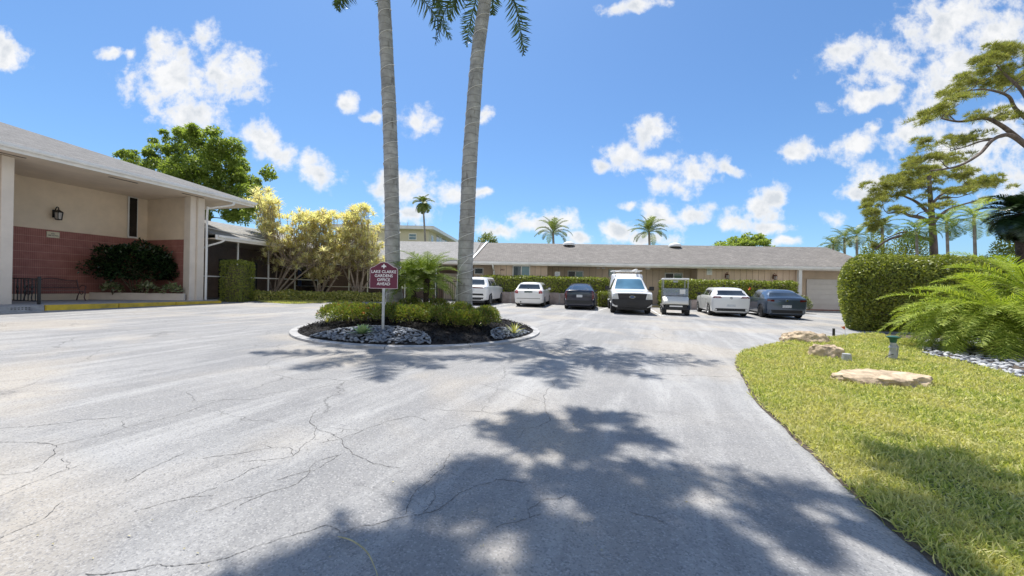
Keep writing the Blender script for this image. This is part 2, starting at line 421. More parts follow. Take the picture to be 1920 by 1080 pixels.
M = {}
M['asphalt'] = asphalt_mat()
M['crack'] = mat('crack_dark', (.13, .125, .12), .95, .3, 3)
M['scuff'] = mat('scuff_pale', (.355, .345, .33), .9, .2, 8)
M['tar'] = mat('tar_patch', (.19, .20, .22), .8, .2, 8)
M['stripe'] = mat('worn_white_paint', (.66, .66, .64), .7, .2, 6, c2=(.38, .38, .38))
M['ground'] = mat('dry_ground', (.13, .14, .07), .95, .3, .4)
M['soil'] = mat('soil', (.11, .085, .065), .95, .3, 6, .6, 30)
M['turf'] = mat('turf_base', (.17, .17, .06), .95, .25, 5, .5, 60, c2=(.10, .11, .035))
M['mulch'] = mat('mulch', (.007, .0055, .006), .95, .4, 14, 1, 55)
M['concrete'] = mat('concrete', (.44, .42, .39), .85, .15, 4, .25, 60)
M['kerbwhite'] = mat('whitewashed_concrete', (.42, .41, .40), .9, .2, 4, .4, 40, c2=(.22, .22, .22))
M['yellow'] = mat('yellow_paint', (.68, .47, .035), .6, .15, 3, .2, 50, c2=(.42, .30, .05))
M['cream'] = mat('cream_stucco', (.82, .68, .52), .85, .05, 1.5, .25, 90)
M['creamlight'] = mat('pale_cream_paint', (.74, .65, .55), .8, .05, 1.5, .1, 80)
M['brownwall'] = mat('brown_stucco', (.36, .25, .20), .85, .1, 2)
M['plaque'] = mat('plaque_cream', (.70, .62, .45), .6, .08, 8)
M['white'] = mat('white_paint', (.80, .79, .76), .5, .04, 2)
M['gutter'] = mat('gutter_white', (.86, .83, .78), .45, .06, 2)
M['soffit'] = mat('soffit_cream', (.78, .66, .52), .8, .05, 1.2)
M['brick'] = brick_mat()
M['shingle'] = shingle_mat('grey_shingles', (.135, .13, .124), (.215, .208, .20), (.085, .08, .077))
M['shingle_tan'] = shingle_mat('tan_shingles', (.17, .155, .14), (.25, .228, .208), (.105, .095, .086), .6)
M['shingle_pale'] = shingle_mat('pale_shingles', (.23, .225, .215), (.31, .30, .29), (.17, .165, .16), .3)
M['board'] = mat('tan_board', (.74, .57, .43), .7, .07, 1.6, .1, 40, stretch=(1, 1, .2))
M['boardgap'] = mat('board_backing', (.30, .22, .165), .8)
M['taupe'] = mat('taupe_board', (.66, .53, .40), .75, .06, 1.6)
M['garage'] = mat('garage_panel', (.72, .69, .66), .6, .04, 1.5)
M['redstep'] = mat('red_painted_step', (.30, .085, .055), .7, .15, 4)
M['glass'] = glass_dark('window_glass', (.03, .05, .055))
M['glassteal'] = glass_dark('curtained_glass', (.10, .20, .23), .08)
M['glassgreen'] = glass_dark('green_glass', (.03, .10, .06), .08)  # dark green glass colour
M['black'] = mat('black_metal', (.014, .013, .013), .45, .1, 5)
M['void'] = mat('dark_pane', (.008, .008, .009), .2)
M['iron'] = mat('bench_iron', (.15, .085, .08), .5, .2, 6, metal=.3)
M['slat'] = mat('bench_wood', (.26, .15, .125), .6, .2, 5)
M['stone'] = mat('stone_wall', (.40, .33, .29), .9, .2, 2.2, .7, 14, c2=(.24, .19, .17))
M['lime'] = mat('limestone', (.56, .44, .30), .92, .2, 5.5, 1, 16, c2=(.20, .15, .10))
M['pebble'] = leaf('slate_pebbles', [(.06, .068, .085), (.15, .17, .20), (.26, .285, .32), (.11, .125, .15)], .6, 0, .4)
M['pebblepale'] = leaf('pale_slate_pebbles', [(.10, .11, .13), (.38, .39, .40), (.58, .58, .57), (.20, .215, .24), (.5, .5, .5)], .6, 0, .4)
M['chip'] = leaf('mulch_chips', [(.005, .004, .0045), (.010, .008, .008), (.017, .013, .0125)], .9, 0, .1)
M['edging'] = mat('plastic_edging', (.03, .03, .03), .6)
M['screen'] = seethrough('insect_screen', (.03, .03, .033), .78)
M['acrylic'] = seethrough('acrylic_screen', (.42, .50, .60), .6)
M['purple'] = mat('burgundy_sign', (.12, .008, .035), .45, .06, 5)
M['signwhite'] = mat('sign_lettering', (.85, .85, .84), .5, .02)
M['pinkedge'] = mat('sign_border', (.75, .62, .66), .5, .02)
M['galv'] = mat('galvanised_steel', (.42, .44, .46), .45, .12, 9, metal=.6)
M['bark'] = mat('grey_bark', (.20, .165, .13), .9, .3, 4, .8, 18, stretch=(1, 1, .3))
M['pinebark'] = mat('pine_bark', (.17, .13, .11), .9, .3, 5, .9, 14, stretch=(1, 1, .4))
M['canes'] = mat('pale_canes', (.36, .29, .235), .8, .25, 6, .4, 20)
M['palmdark'] = mat('fibrous_palm_trunk', (.055, .04, .03), .95, .4, 12, 1, 30)
M['stem'] = mat('hedge_stems', (.15, .125, .075), .9, .3, 8)
M['trunkpale'] = mat('pale_palm_trunk', (.34, .30, .26), .85, .2, 4)
M['rubber'] = mat('tyre_rubber', (.02, .02, .021), .8, .1, 8)
M['alloy'] = mat('alloy_wheel', (.50, .51, .52), .3, .05, 8, metal=.8)
M['alloydark'] = mat('dark_alloy_wheel', (.07, .07, .075), .35, .05, 8, metal=.6)
M['carwhite'] = car_paint('white_car_paint', (.76, .76, .75))
M['carnavy'] = car_paint('navy_car_paint', (.006, .009, .026), .6, .3)
M['carsteel'] = car_paint('steel_blue_car_paint', (.075, .105, .15), 1, .28, .45)
M['cartrim'] = mat('black_car_trim', (.018, .018, .02), .55, .1, 8)
M['carglass'] = glass_dark('car_glass', (.018, .024, .03), .02)
M['screenglass'] = glass_dark('blue_tinted_windscreen', (.05, .12, .18), .03)
M['tail'] = car_paint('red_lamp', (.33, .012, .015), 1, .2)
M['taildark'] = car_paint('dark_red_lamp', (.11, .010, .014), 1, .2)
M['lamp'] = car_paint('clear_lamp', (.62, .63, .64), 1, .15, .3)
M['plate'] = mat('number_plate', (.62, .64, .66), .5, .15, 20)
M['plategreen'] = mat('dull_number_plate', (.22, .26, .25), .5, .2, 20)
M['chrome'] = mat('chrome', (.65, .66, .68), .12, .02, 5, metal=1)
M['blueoval'] = mat('blue_badge', (.02, .05, .16), .3)
M['cartcream'] = car_paint('cream_cart_plastic', (.74, .72, .66), .3, .4)
M['seat'] = mat('seat_vinyl', (.30, .24, .20), .6, .15, 8)
M['copper'] = mat('copper_lantern', (.17, .075, .06), .4, .2, 8, metal=.4)
M['lampglass'] = mat('lantern_glass', (.52, .48, .44), .2, .1, 8)
M['flag'] = mat('orange_flag', (.85, .16, .06), .7, .05)
M['green'] = mat('dark_green_plastic', (.015, .09, .065), .4, .1, 9)
M['greypipe'] = mat('grey_pipe', (.40, .41, .41), .6, .15, 14, .3, 60)
M['farcream'] = mat('far_cream_wall', (.66, .61, .46), .85, .04, .6)
M['farglass'] = glass_dark('far_louvre', (.10, .15, .17), .2)
M['blue'] = mat('blue_cloth', (.05, .08, .24), .7)
M['pink'] = mat('faded_pink', (.33, .16, .14), .7)
M['blind'] = mat('vertical_blind', (.20, .19, .20), .6, .2, 30, stretch=(1, 1, .02))
# foliage
M['hedge'] = leaf('hedge_leaves', [(0.098, 0.133, 0.028), (0.21, 0.245, 0.042), (0.35, 0.371, 0.063), (0.14, 0.175, 0.034)], .4, .32, .4)
M['hedgebright'] = leaf('bright_hedge_leaves', [(0.115, 0.161, 0.03), (0.23, 0.27, 0.046), (0.368, 0.391, 0.069), (0.172, 0.218, 0.037)], .4, .34, .4)
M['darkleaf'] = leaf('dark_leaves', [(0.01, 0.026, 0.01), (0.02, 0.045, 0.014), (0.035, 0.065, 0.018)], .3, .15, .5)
M['varieg'] = leaf('variegated_leaves', [(.10, .15, .04), (.42, .44, .24), (.05, .09, .02), (.55, .55, .38)], .4, .2)
M['croton'] = leaf('yellowing_leaves', [(0.255, 0.291, 0.055), (0.546, 0.51, 0.127), (0.127, 0.182, 0.036), (0.655, 0.582, 0.237)], .4, .25)
M['ixora'] = leaf('ixora_leaves', [(0.076, 0.128, 0.027), (0.153, 0.221, 0.034), (0.34, 0.34, 0.068), (0.102, 0.162, 0.034), (0.255, 0.153, 0.051)], .4, .3)
M['flower'] = leaf('red_flowers', [(.55, .06, .03), (.75, .20, .06)], .5, .2)
M['treeleaf'] = leaf('tree_leaves', [(0.139, 0.191, 0.051), (0.235, 0.306, 0.072), (0.362, 0.42, 0.129), (0.181, 0.242, 0.057)], .5, .5, .25)
M['drac'] = leaf('golden_sword_leaves', [(0.632, 0.559, 0.336), (0.763, 0.715, 0.515), (0.465, 0.451, 0.213), (0.688, 0.559, 0.381), (0.8, 0.774, 0.65), (0.558, 0.412, 0.302)], .45, .5)
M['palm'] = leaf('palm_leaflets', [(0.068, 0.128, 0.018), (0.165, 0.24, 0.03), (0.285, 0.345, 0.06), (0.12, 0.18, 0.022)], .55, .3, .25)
M['palmbright'] = leaf('bright_palm_leaflets', [(0.151, 0.233, 0.03), (0.3, 0.375, 0.049), (0.467, 0.517, 0.1), (0.217, 0.3, 0.033)], .55, .36, .25)  # lighter yellow green leaflet colours
M['royal'] = leaf('royal_palm_leaflets', [(0.024, 0.05, 0.014), (0.054, 0.09, 0.022), (0.096, 0.132, 0.036)], .35, .22, .5)
M['pine'] = leaf('pine_needles', [(0.175, 0.206, 0.056), (0.3, 0.319, 0.088), (0.413, 0.413, 0.138), (0.275, 0.237, 0.1)], .55, .38, .25)
M['farpalm'] = leaf('far_palm_leaves', [(0.108, 0.153, 0.045), (0.198, 0.252, 0.072), (0.288, 0.306, 0.108)], .45, .25)
M['agave'] = leaf('agave_leaves', [(0.144, 0.24, 0.108), (0.24, 0.36, 0.168), (0.36, 0.456, 0.24)], .45, .15)
M['grass'] = leaf('grass_blades', [(0.211, 0.277, 0.059), (0.356, 0.409, 0.092), (0.581, 0.581, 0.211), (0.792, 0.739, 0.383), (0.277, 0.356, 0.073), (0.66, 0.594, 0.29)], .55, .4, .22, .7, 1.3, (.62, .56, .27))
M['deadfrond'] = mat('dry_frond', (.45, .40, .22), .7, .15, 9)

# ------------------------------------------------------------------ ground
mb = MB()
gx = [-1500, -40, 40, 1500]; gy = [-1500, -30, 40, 2500]
mb.add([(x, y, zg(x, y) - .01) for y in gy for x in gx], [(j * 4 + i, j * 4 + i + 1, j * 4 + 5 + i, j * 4 + 4 + i) for j in range(3) for i in range(3)])
mb.build('ground', M['ground'])['kind'] = 'structure'
sheet('asphalt_drive', [(-19, -12), (39, -12), (39, 30), (-19, 30)], 0, M['asphalt'])

def strip(mb, pts, wid, dz, jitter=0):
    pts = [Vector(p) for p in pts]; L = []; Rr = []
    for i, p in enumerate(pts):
        d = pts[min(i + 1, len(pts) - 1)] - pts[max(0, i - 1)]; d.z = 0; d.normalize(); n = Vector((-d.y, d.x, 0))
        ww = wid * (1 + jitter * rnd.uniform(-.7, 1)) / 2
        a, b = p + n * ww, p - n * ww
        L.append((a.x, a.y, zg(a.x, a.y) + dz)); Rr.append((b.x, b.y, zg(b.x, b.y) + dz))
    k = len(pts); mb.add(L + Rr, [(i, k + i, k + i + 1, i + 1) for i in range(k - 1)])
mb = MB()
CR_PX = [[(160, 1076), (300, 1058), (330, 1062), (420, 1048), (480, 1025), (560, 1000), (610, 985), (640, 1000), (665, 990), (700, 985), (720, 978)],
 [(720, 978), (790, 965), (830, 950), (860, 925)],
 [(0, 890), (60, 885), (105, 835), (200, 815), (330, 780), (420, 750), (500, 745)], [(0, 829), (50, 830), (105, 836)],
 [(455, 865), (550, 855), (590, 820), (580, 790), (600, 765)], [(605, 830), (640, 823), (645, 838), (660, 852), (700, 870), (750, 878)],
 [(640, 823), (700, 800), (770, 780), (800, 790)], [(580, 790), (600, 808), (640, 823)], [(640, 852), (590, 868), (560, 905), (500, 925), (440, 955)],
 [(0, 1010), (70, 980), (120, 940)], [(790, 765), (860, 770), (925, 775)], [(1035, 715), (1020, 755), (1030, 790), (1010, 800), (960, 805)],
 [(350, 735), (360, 755), (440, 748), (560, 730), (640, 720)], [(1180, 960), (1220, 968), (1245, 980)], [(930, 990), (985, 975), (1015, 965)], [(800, 905), (770, 935), (760, 965)]]
def jag(pts, amp, it):
    for _ in range(it):
        q = [pts[0]]
        for a_, b_ in zip(pts[:-1], pts[1:]):
            d = b_ - a_; n_ = Vector((-d.y, d.x, 0)); q += [a_.lerp(b_, rnd.uniform(.4, .6)) + n_ * rnd.uniform(-amp, amp), b_]
        pts = q
    return pts
CR_PX += [[(800, 905), (830, 880), (845, 850)], [(230, 905), (300, 870), (345, 850)], [(0, 930), (60, 905), (150, 872)], [(380, 860), (440, 852), (520, 838)], [(520, 900), (590, 882), (640, 852)],
  [(700, 700), (770, 690), (850, 690)], [(560, 735), (650, 712), (720, 690)], [(860, 925), (930, 900), (985, 905)], [(250, 960), (330, 938), (400, 930)], [(420, 905), (470, 880), (500, 872)], [(900, 720), (960, 735), (1020, 755)]]
for l in CR_PX:
    g = jag([G(x, y) for x, y in l], .10, 4)
    strip(mb, g, .0032, .003, .95)
    if rnd.random() < .5:                              # a side branch
        i = rnd.randrange(4, len(g) - 4); d = (g[i + 3] - g[i]).normalized(); e = g[i] + Vector((d.x * .5 - d.y * rnd.choice((-1, 1)), d.y * .5 + d.x, 0)) * rnd.uniform(.1, .35)
        strip(mb, jag([g[i], e], .2, 4), .0025, .003, .9)
tag(mb.build('asphalt_cracks', M['crack']), kind='structure')
# painted markings
mb = MB()
def stripe_px(a, b, wd=.1): strip(mb, [G(*a), G(*b)], wd, .004)
for a, b in [((1035, 573), (1075, 566)), ((1215, 577), (1240, 592)), ((1240, 592), (1268, 586)), ((1218, 572), (1262, 581)), ((1398, 583), (1442, 594)), ((1303, 577), (1318, 584)), ((936, 573), (966, 568)), ((1118, 583), (1140, 577))]:
    stripe_px(a, b)
strip(mb, crspline([G(-60, 603), G(0, 597), G(120, 591), (G(330, 577))], 6), .07, .004)
tag(mb.build('painted_lines', M['stripe']), kind='structure')

# lawn
LAWN = [G(x, y) for x, y in [(1790, 1080), (1660, 975), (1565, 887), (1490, 815), (1425, 755), (1395, 705), (1382, 680), (1400, 660), (1460, 645), (1550, 635), (1605, 628)]]
LAWN_EDGE = crspline([Vector((1.9, .6, 0)), Vector((2.05, 1.3, 0))] + LAWN, 6)
BED = [G(x, y) for x, y in [(1672, 633), (1690, 637), (1720, 641), (1729, 649), (1727, 658), (1740, 668), (1765, 673), (1800, 680), (1850, 693), (1917, 713), (1990, 735)]]
BED = crspline(BED, 4)
lawn_poly = [(1.8, -4)] + [(p.x, p.y) for p in LAWN_EDGE] + [(12.5, 13.2), (19, 13.6), (24, 13.6), (24, -4)]
sheet('lawn', lawn_poly, .0, M['turf'], thick=.02)
bed_poly = [(p.x, p.y) for p in BED] + [(19, 9.0), (20, 13.4), (12.6, 13.3)]
sheet('pebble_bed', bed_poly, .022, M['soil'])
# grass
N = 1500000
bx = rng.uniform(1.7, 16, N); by = rng.uniform(-.6, 13.6, N)
dist = np.hypot(bx, by)
keep = inpoly(bx, by, lawn_poly) & ~inpoly(bx, by, bed_poly) & (rng.random(N) < np.minimum(1, (2.6 / np.maximum(dist, .5)) ** 1.25)) & (bx < 1.75 * by + 2.2)
ROCKS = [(1650, 712, .62, .42, .24), (1550, 664, .42, .34, .26), (1505, 636, .52, .36, .30)]
bx, by, dist = bx[keep], by[keep], dist[keep]
n = len(bx); bx = bx + rng.normal(size=n) * .03; by = by + rng.normal(size=n) * .03
Pt = np.stack([bx, by, .018 * by - .007 * bx + .018], 1)
A = rdir(n); A[:, 2] = np.abs(A[:, 2]) * .8 + .35
cl = np.sin(bx * 5.1 + np.sin(by * 3.3) * 2) * .5 + np.sin(by * 4.3 + bx * 1.7) * .5
Lb = (.045 + .035 * rng.random(n)) * (1 + .25 * cl) * (1 + .02 * dist)
V, F = blades(Pt, A, np.cross(A, rdir(n)), Lb, .0042 + .0013 * dist, .35)
g = fastmesh('grass', V, F, M['grass']); tag(g, 'short coarse yellow green grass covering the lawn right of the drive', 'grass', kind='stuff')
# lawn edge soil strip
mb = MB(); strip(mb, [p + Vector((-.02, 0, 0)) for p in LAWN_EDGE], .04, .006, .8)
tag(mb.build('lawn_edge_soil', M['soil']), kind='structure')

# pebbles
ico = bmesh.new(); bmesh.ops.create_icosphere(ico, subdivisions=1, radius=1)
ICO_V = np.array([v.co[:] for v in ico.verts]); ICO_F = np.array([[v.index for v in f.verts] for f in ico.faces]); ico.free()
def pebbles(name, C, size, m, flat=.45):
    n = len(C); k = len(ICO_V)
    s = size * rng.uniform(.6, 1.3, (n, 1)) * np.stack([rng.uniform(.8, 1.5, n), rng.uniform(.6, 1, n), rng.uniform(.7, 1.2, n) * flat], 1)
    a = rng.uniform(0, 6.283, n); t = rng.uniform(-.5, .5, n)
    base = ICO_V[None] * s[:, None] * (1 + rng.uniform(-.16, .16, (n, k, 1)))
    x, y, z = base[..., 0], base[..., 1], base[..., 2]
    x, z = x * np.cos(t)[:, None] - z * np.sin(t)[:, None], x * np.sin(t)[:, None] + z * np.cos(t)[:, None]
    x, y = x * np.cos(a)[:, None] - y * np.sin(a)[:, None], x * np.sin(a)[:, None] + y * np.cos(a)[:, None]
    V = np.stack([x, y, z], -1) + C[:, None]
    return fastmesh(name, V.reshape(-1, 3), (ICO_F[None] + np.arange(n)[:, None, None] * k).reshape(-1, 3), m)
n = 9000; x = rng.uniform(8, 20, n); y = rng.uniform(4, 13, n)
k = inpoly(x, y, bed_poly) & (y < .55 * x + 4.6)
x, y = x[k], y[k]
tag(pebbles('gravel', np.stack([x, y, .018 * y - .007 * x + .03 + rng.random(len(x)) * .03], 1), .055, M['pebblepale']), 'pale grey and slate stones in the curved bed under the palm', 'gravel', kind='stuff')
mb = MB(); mb.tube([p + Vector((0, 0, .03)) for p in BED], .022, 6)
tag(mb.build('bed_edging', M['edging'], smooth=60), 'black plastic edging curving between the lawn and pale stones', 'edging')

# ------------------------------------------------------------------ lobby building at the left
def hit(root, rz, x, y, yl):
    """local x, z where the line of sight of a photo point meets the plane local y = yl of a building"""
    d = Vector((math.cos(rz), math.sin(rz))); m = Vector((-d.y, d.x)); X, Z = ray(x, y)
    t = (yl + m.x * root[0] + m.y * root[1]) / (m.x * X + m.y)
    return (X * t - root[0]) * d.x + (t - root[1]) * d.y, CAM_H + Z * t - root[2]
LO = (-16.43, 13.43, .36); LRZ = math.atan2(.963, .2696)
lob = thing('lobby_building', 'cream stucco building with red brick wainscot, deep soffit and hipped grey shingle roof', 'building', LO, LRZ)
X90 = Matrix.Rotation(R(90), 4, 'X')
mb = MB()
mb.box((-.3, 4.7, -.3), (5.85, 5.2, 5.45)); mb.box((5.85, 1.36, -.3), (6.24, 15.5, 5.45)); mb.box((-13, 14.9, -.3), (5.8, 15.5, 5.4))
mb.build('wall', M['cream'], lob)
MB().box((-13, 1.5, -.3), (-.47, 14.8, 5.45)).build('side_wall', M['brownwall'], lob)
mb = MB(); mb.box((-.3, 4.66, .48), (5.82, 4.7, 3.28)); mb.box((5.81, 1.40, .48), (5.85, 4.655, 3.28))
mb.build('brick_wainscot', M['brick'], lob)
mb = MB(); mb.box((-.3, 4.64, .1), (5.80, 4.7, .475)); mb.build('plinth', M['cream'], lob)
mb = MB(); mb.box((-.46, 1.31, .1), (-.16, 1.75, 5.4)); mb.build('pillar', M['creamlight'], lob, bevel=.01)
mb = MB(); mb.box((5.66, 1.32, .1), (5.94, 1.75, 5.42)); mb.box((5.945, 1.22, .1), (6.28, 1.36, 5.42)); mb.build('pillar', M['creamlight'], lob, bevel=.01)
s0, s1, e0, e1, ez = -14, 8.4, .5, 16.5, 5.66
mb = MB(); mb.box((s0 + .06, e0 + .06, 5.42), (s1 - .06, e1 - .06, 5.47)); sf = mb.build('soffit', M['soffit'], lob)
for x0 in (-1.0, 2.3, 5.1):
    MB().box((x0, 1.02, 5.405), (x0 + 1.0, 1.10, 5.4195)).build('vent', M['void'], sf)
mb = MB()
for a, b in (((s0, e0), (s1, e0)), ((s1, e0), (s1, e1))):
    a = Vector((*a, 5.53)); b = Vector((*b, 5.53))
    mb.bar(a, b, .05, .25)
fa = mb.build('fascia', M['gutter'], lob)
mb = MB(); mb.tube([(s0, e0 - .08, 5.58), (s1 + .06, e0 - .08, 5.58)], .075, 8); mb.box((s0, e0 - .15, 5.6), (s1 + .1, e0 - .03, 5.665))
mb.build('gutter', M['gutter'], fa)
k = 8; pz = .359
r0, r1 = s0 + k, s1 - k
mb = MB(); o = .12
mb.add([(s0, e0 - o, ez), (s1 + o, e0 - o, ez), (s1 + o, e1, ez), (s0, e1, ez), (r0, e0 + k, ez + k * pz), (r1, e0 + k, ez + k * pz)],
       [(0, 1, 5, 4), (1, 2, 5), (2, 3, 4, 5), (3, 0, 4), (3, 2, 1, 0)])
mb.build('roof', M['shingle'], lob)
mb = MB(); mb.box((4.98, 4.63, 3.33), (5.40, 4.655, 5.41)); mb.box((4.98, 4.60, 3.31), (5.40, 4.63, 3.36))
wn = mb.build('window', M['white'], lob); MB().box((5.04, 4.605, 3.39), (5.35, 4.629, 5.36)).build('pane', M['void'], wn)
mb = MB(); mb.tube(crspline([(7.2, .52, 5.40), (7.2, .55, 5.28), (6.5, 1.12, 4.98), (6.36, 1.17, 4.8), (6.36, 1.17, 2.5), (6.36, 1.17, .12)], 5), .055, 8)
mb.build('downspout', M['white'], lob, smooth=50)
# walkway and kerb
def lw(x, y, z=0):
    c, s = math.cos(LRZ), math.sin(LRZ); return Vector((LO[0] + x * c - y * s, LO[1] + x * s + y * c, LO[2] + z))
mb = MB(); mb.slab([(-9, 0), (6.15, 0), (6.15, 5.3), (-9, 5.3)], -.3, .2); o = mb.build('walkway', M['concrete'], None, LO, LRZ); o['kind'] = 'structure'
mb = MB()
for i in range(3): mb.box((.02 + i * 2.06, -.16, -.3), (2.06 + i * 2.06, -.004, .205))
o = mb.build('yellow_kerb', M['yellow'], None, LO, LRZ, bevel=.02); o['kind'] = 'structure'
mb = MB()
for i in range(6): mb.box((-1.15 - i * 1.2, -.16, -.3), (.0 - i * 1.2, -.004, .20))
o = mb.build('white_kerb', M['kerbwhite'], None, LO, LRZ, bevel=.02); o['kind'] = 'structure'
mb = MB()
for i in range(6):
    for j in range(2): mb.box((-.78 + i * .08, -.166, .07 + j * .05), (-.74 + i * .08, -.158, .095 + j * .05))
o = mb.build('kerb_drain_holes', M['crack'], None, LO, LRZ); o['kind'] = 'structure'
# gutter pan in front of the kerb
mb = MB(); mb.box((-8, -.55, -.3), (6.2, -.165, .008)); o = mb.build('gutter_pan', M['concrete'], None, LO, LRZ); o['kind'] = 'structure'

# planter in the corner
pl = [(3.60, 4.62), (5.52, 1.40), (5.78, 1.40), (5.78, 4.62)]
t = thing('planter', 'low cream planter wall cutting across the brick corner of the lobby', 'planter', lw(4.7, 3.6, .2), LRZ)
a, b = Vector((3.60 - 4.7, 4.62 - 3.6, 0)), Vector((5.52 - 4.7, 1.40 - 3.6, 0))
MB().bar(a + Vector((0, 0, .17)), b + Vector((0, 0, .17)), .16, .34).build('planter_wall', M['creamlight'], t, bevel=.01)
mb = MB(); mb.slab([(-.9, .95), (.78, -2.1), (1.06, -2.1), (1.06, .95)], .005, .28); mb.build('soil', M['soil'], t)

# wall things
def lantern(name, label, cat_, root_loc, rz, m, sc_=1, group=None):
    t = thing(name, label, cat_, root_loc, rz, group); s = sc_
    mb = MB(); mb.box((-.05 * s, -.03, -.1 * s), (.05 * s, 0, .12 * s)); mb.tube(crspline([(0, -.02, .08 * s), (0, -.09 * s, .2 * s), (0, -.17 * s, .17 * s), (0, -.18 * s, .1 * s)], 5), .012 * s, 6)
    mb.lathe([(.02 * s, .12 * s), (.11 * s, .05 * s), (.10 * s, .035 * s)], 6, c=(0, -.18 * s, 0)); mb.lathe([(.07 * s, -.17 * s), (.085 * s, -.15 * s), (.02 * s, -.2 * s)][:2], 6, c=(0, -.18 * s, 0))
    for i in range(6):
        an = i * math.pi / 3; q = Vector((math.cos(an), math.sin(an), 0))
        mb.bar(Vector((0, -.18 * s, .04 * s)) + q * .09 * s, Vector((0, -.18 * s, -.16 * s)) + q * .07 * s, .012 * s)
    mb.build('lantern_frame', m, t)
    MB().lathe([(.06 * s, -.15 * s), (.085 * s, .035 * s)], 6, c=(0, -.18 * s, 0)).build('lantern_glass', M['lampglass'], t)
    return t
lantern('wall_lantern', 'black lantern on the cream wall above the bench', 'wall lamp', lw(2.39, 4.7, 4.0), LRZ, M['black'], 1.55)
t = thing('wall_sign', 'small cream no smoking plaque on the red brick wainscot', 'sign', lw(2.33, 4.655, 3.08), LRZ)
MB().box((-.20, -.02, -.13), (.20, 0, .13)).build('panel', M['plaque'], t)
text('lettering', 'NO\nSMOKING', .075, M['black'], t, Matrix.Translation((0, -.022, 0)) @ X90, .001, .0006)

# railing beside the pillar
t = thing('handrail', 'black iron railing with twisted balusters beside the cream pillar', 'railing', lw(.14, 1.5, .2), LRZ)
mb = MB(); y0, y1 = -1.0, .95
mb.bar((0, y0, .92), (0, y1 + .15, .92), .035, .03); mb.bar((0, y0, .12), (0, y1 + .15, .12), .035, .03); mb.build('rail', M['black'], t)
MB().box((-.035, y0 - .04, 0), (.035, y0 + .03, 1.0)).build('post', M['black'], t)
for i in range(9):
    yy_ = y0 + .19 + i * .21; mb = MB()
    mb.bar((0, yy_, .13), (0, yy_, .91), .022)
    if i % 2: mb.lathe([(.012, .35), (.04, .45), (.012, .52), (.04, .6), (.012, .7)], 8, c=(0, yy_, 0))
    mb.build('baluster', M['black'], t)

# bench
t = thing('bench', 'dark cast iron bench with arched lattice back by the red brick wall', 'bench', lw(2.05, 3.75, .2), LRZ)
def ends(x):
    mb = MB()
    mb.tube(crspline([(x, .30, 0), (x, .22, .22), (x, .10, .40), (x, .24, .62), (x, .32, .92)], 5), .022, 6)
    mb.tube(crspline([(x, -.32, 0), (x, -.22, .12), (x, -.26, .30), (x, -.24, .42)], 5), .022, 6)
    mb.tube(crspline([(x, .17, .56), (x, -.02, .66), (x, -.2, .66), (x, -.3, .60), (x, -.26, .5), (x, -.25, .42)], 5), .02, 6)
    mb.tube(crspline([(x, .14, .40), (x, .0, .26), (x, -.12, .34), (x, -.02, .40)], 5), .015, 6)
    mb.tube([(x, .12, .41), (x, -.25, .41)], .02, 6)
    return mb
for x in (-.80, .80): ends(x).build('bench_end', M['iron'], t, smooth=60)
mb = MB()
for i in range(5): mb.box((-.82, -.27 + i * .085, .42), (.82, -.205 + i * .085, .445))
mb.build('seat', M['slat'], t, bevel=.006)
mb = MB(); n_ = 15
topz = lambda x: .86 + .10 * math.exp(-(x / .38) ** 2)
xs = np.linspace(-.8, .8, 25)
mb.tube([(x, .30 + (topz(x) - .9) * .2, topz(x)) for x in xs], .025, 6); mb.tube([(-.8, .20, .56), (.8, .20, .56)], .028, 6)
mb.tube([(-.8, .2, .56), (-.8, .3, topz(-.8))], .022, 6); mb.tube([(.8, .2, .56), (.8, .3, topz(.8))], .022, 6)
for i in range(-6, 17):
    for sgn in (1, -1):
        pts = []
        for q in np.linspace(0, 1, 7):
            x = -.8 + i * .1 + (q if sgn > 0 else 1 - q) * .5 - .1; z = .56 + q * .4
            if abs(x) <= .8 and z < topz(x): pts.append((x, .2 + (z - .56) * .28, z))
        if len(pts) > 1: mb.tube(pts, .007, 4)
mb.build('backrest', M['iron'], t)

# ------------------------------------------------------------------ screened porch wing
wing = thing('screened_porch', 'low porch wing with dark insect screens, white posts and grey shingle roof behind golden shrubs', 'porch', LO, LRZ)
w0, w1, we = 6.9, 15.4, .8
mb = MB(); ws_ = .31
mb.add([(6.5, we, 3.62), (w1, we, 3.62), (w1, 5, 3.62 + 4.2 * ws_), (6.5, 5, 3.62 + 4.2 * ws_), (w1, 9.2, 3.62), (6.5, 9.2, 3.62)], [(0, 1, 2, 3), (3, 2, 4, 5), (0, 3, 5), (1, 4, 2), (0, 5, 4, 1)])
rf = mb.build('roof', M['shingle_pale'], wing)
MB().bar((6.6, 2.6, 3.62 + 1.8 * ws_ + .03), (9.6, .95, 3.62 + .15 * ws_ + .03), .16, .05).build('flashing', M['white'], rf)
mb = MB(); mb.box((6.5, we - .06, 3.36), (w1, we - .005, 3.615)); mb.box((6.6, we - .16, 3.48), (w1, we - .065, 3.6)); fs = mb.build('fascia', M['gutter'], wing, bevel=.01)
mb = MB(); mb.tube(crspline([(6.95, we - .1, 3.5), (6.9, we, 3.3), (6.5, 1.3, 3.02), (6.42, 1.4, 2.9)], 5), .05, 8); mb.build('downspout', M['white'], fs, smooth=50)
MB().box((6.5, we, 3.40), (w1 - .1, 9, 3.44)).build('ceiling', M['soffit'], wing)
mb = MB(); mb.box((6.3, 4.4, -.3), (w1, 4.6, 3.4)); mb.box((w1 - .15, 1.4, -.3), (w1, 4.39, 3.4)); mb.build('wall', M['brownwall'], wing)
MB().box((6.3, .9, -.3), (w1, 4.39, .22)).build('floor_slab', M['concrete'], wing)
pxs = [445, 503, 553, 596, 634, 666, 692]
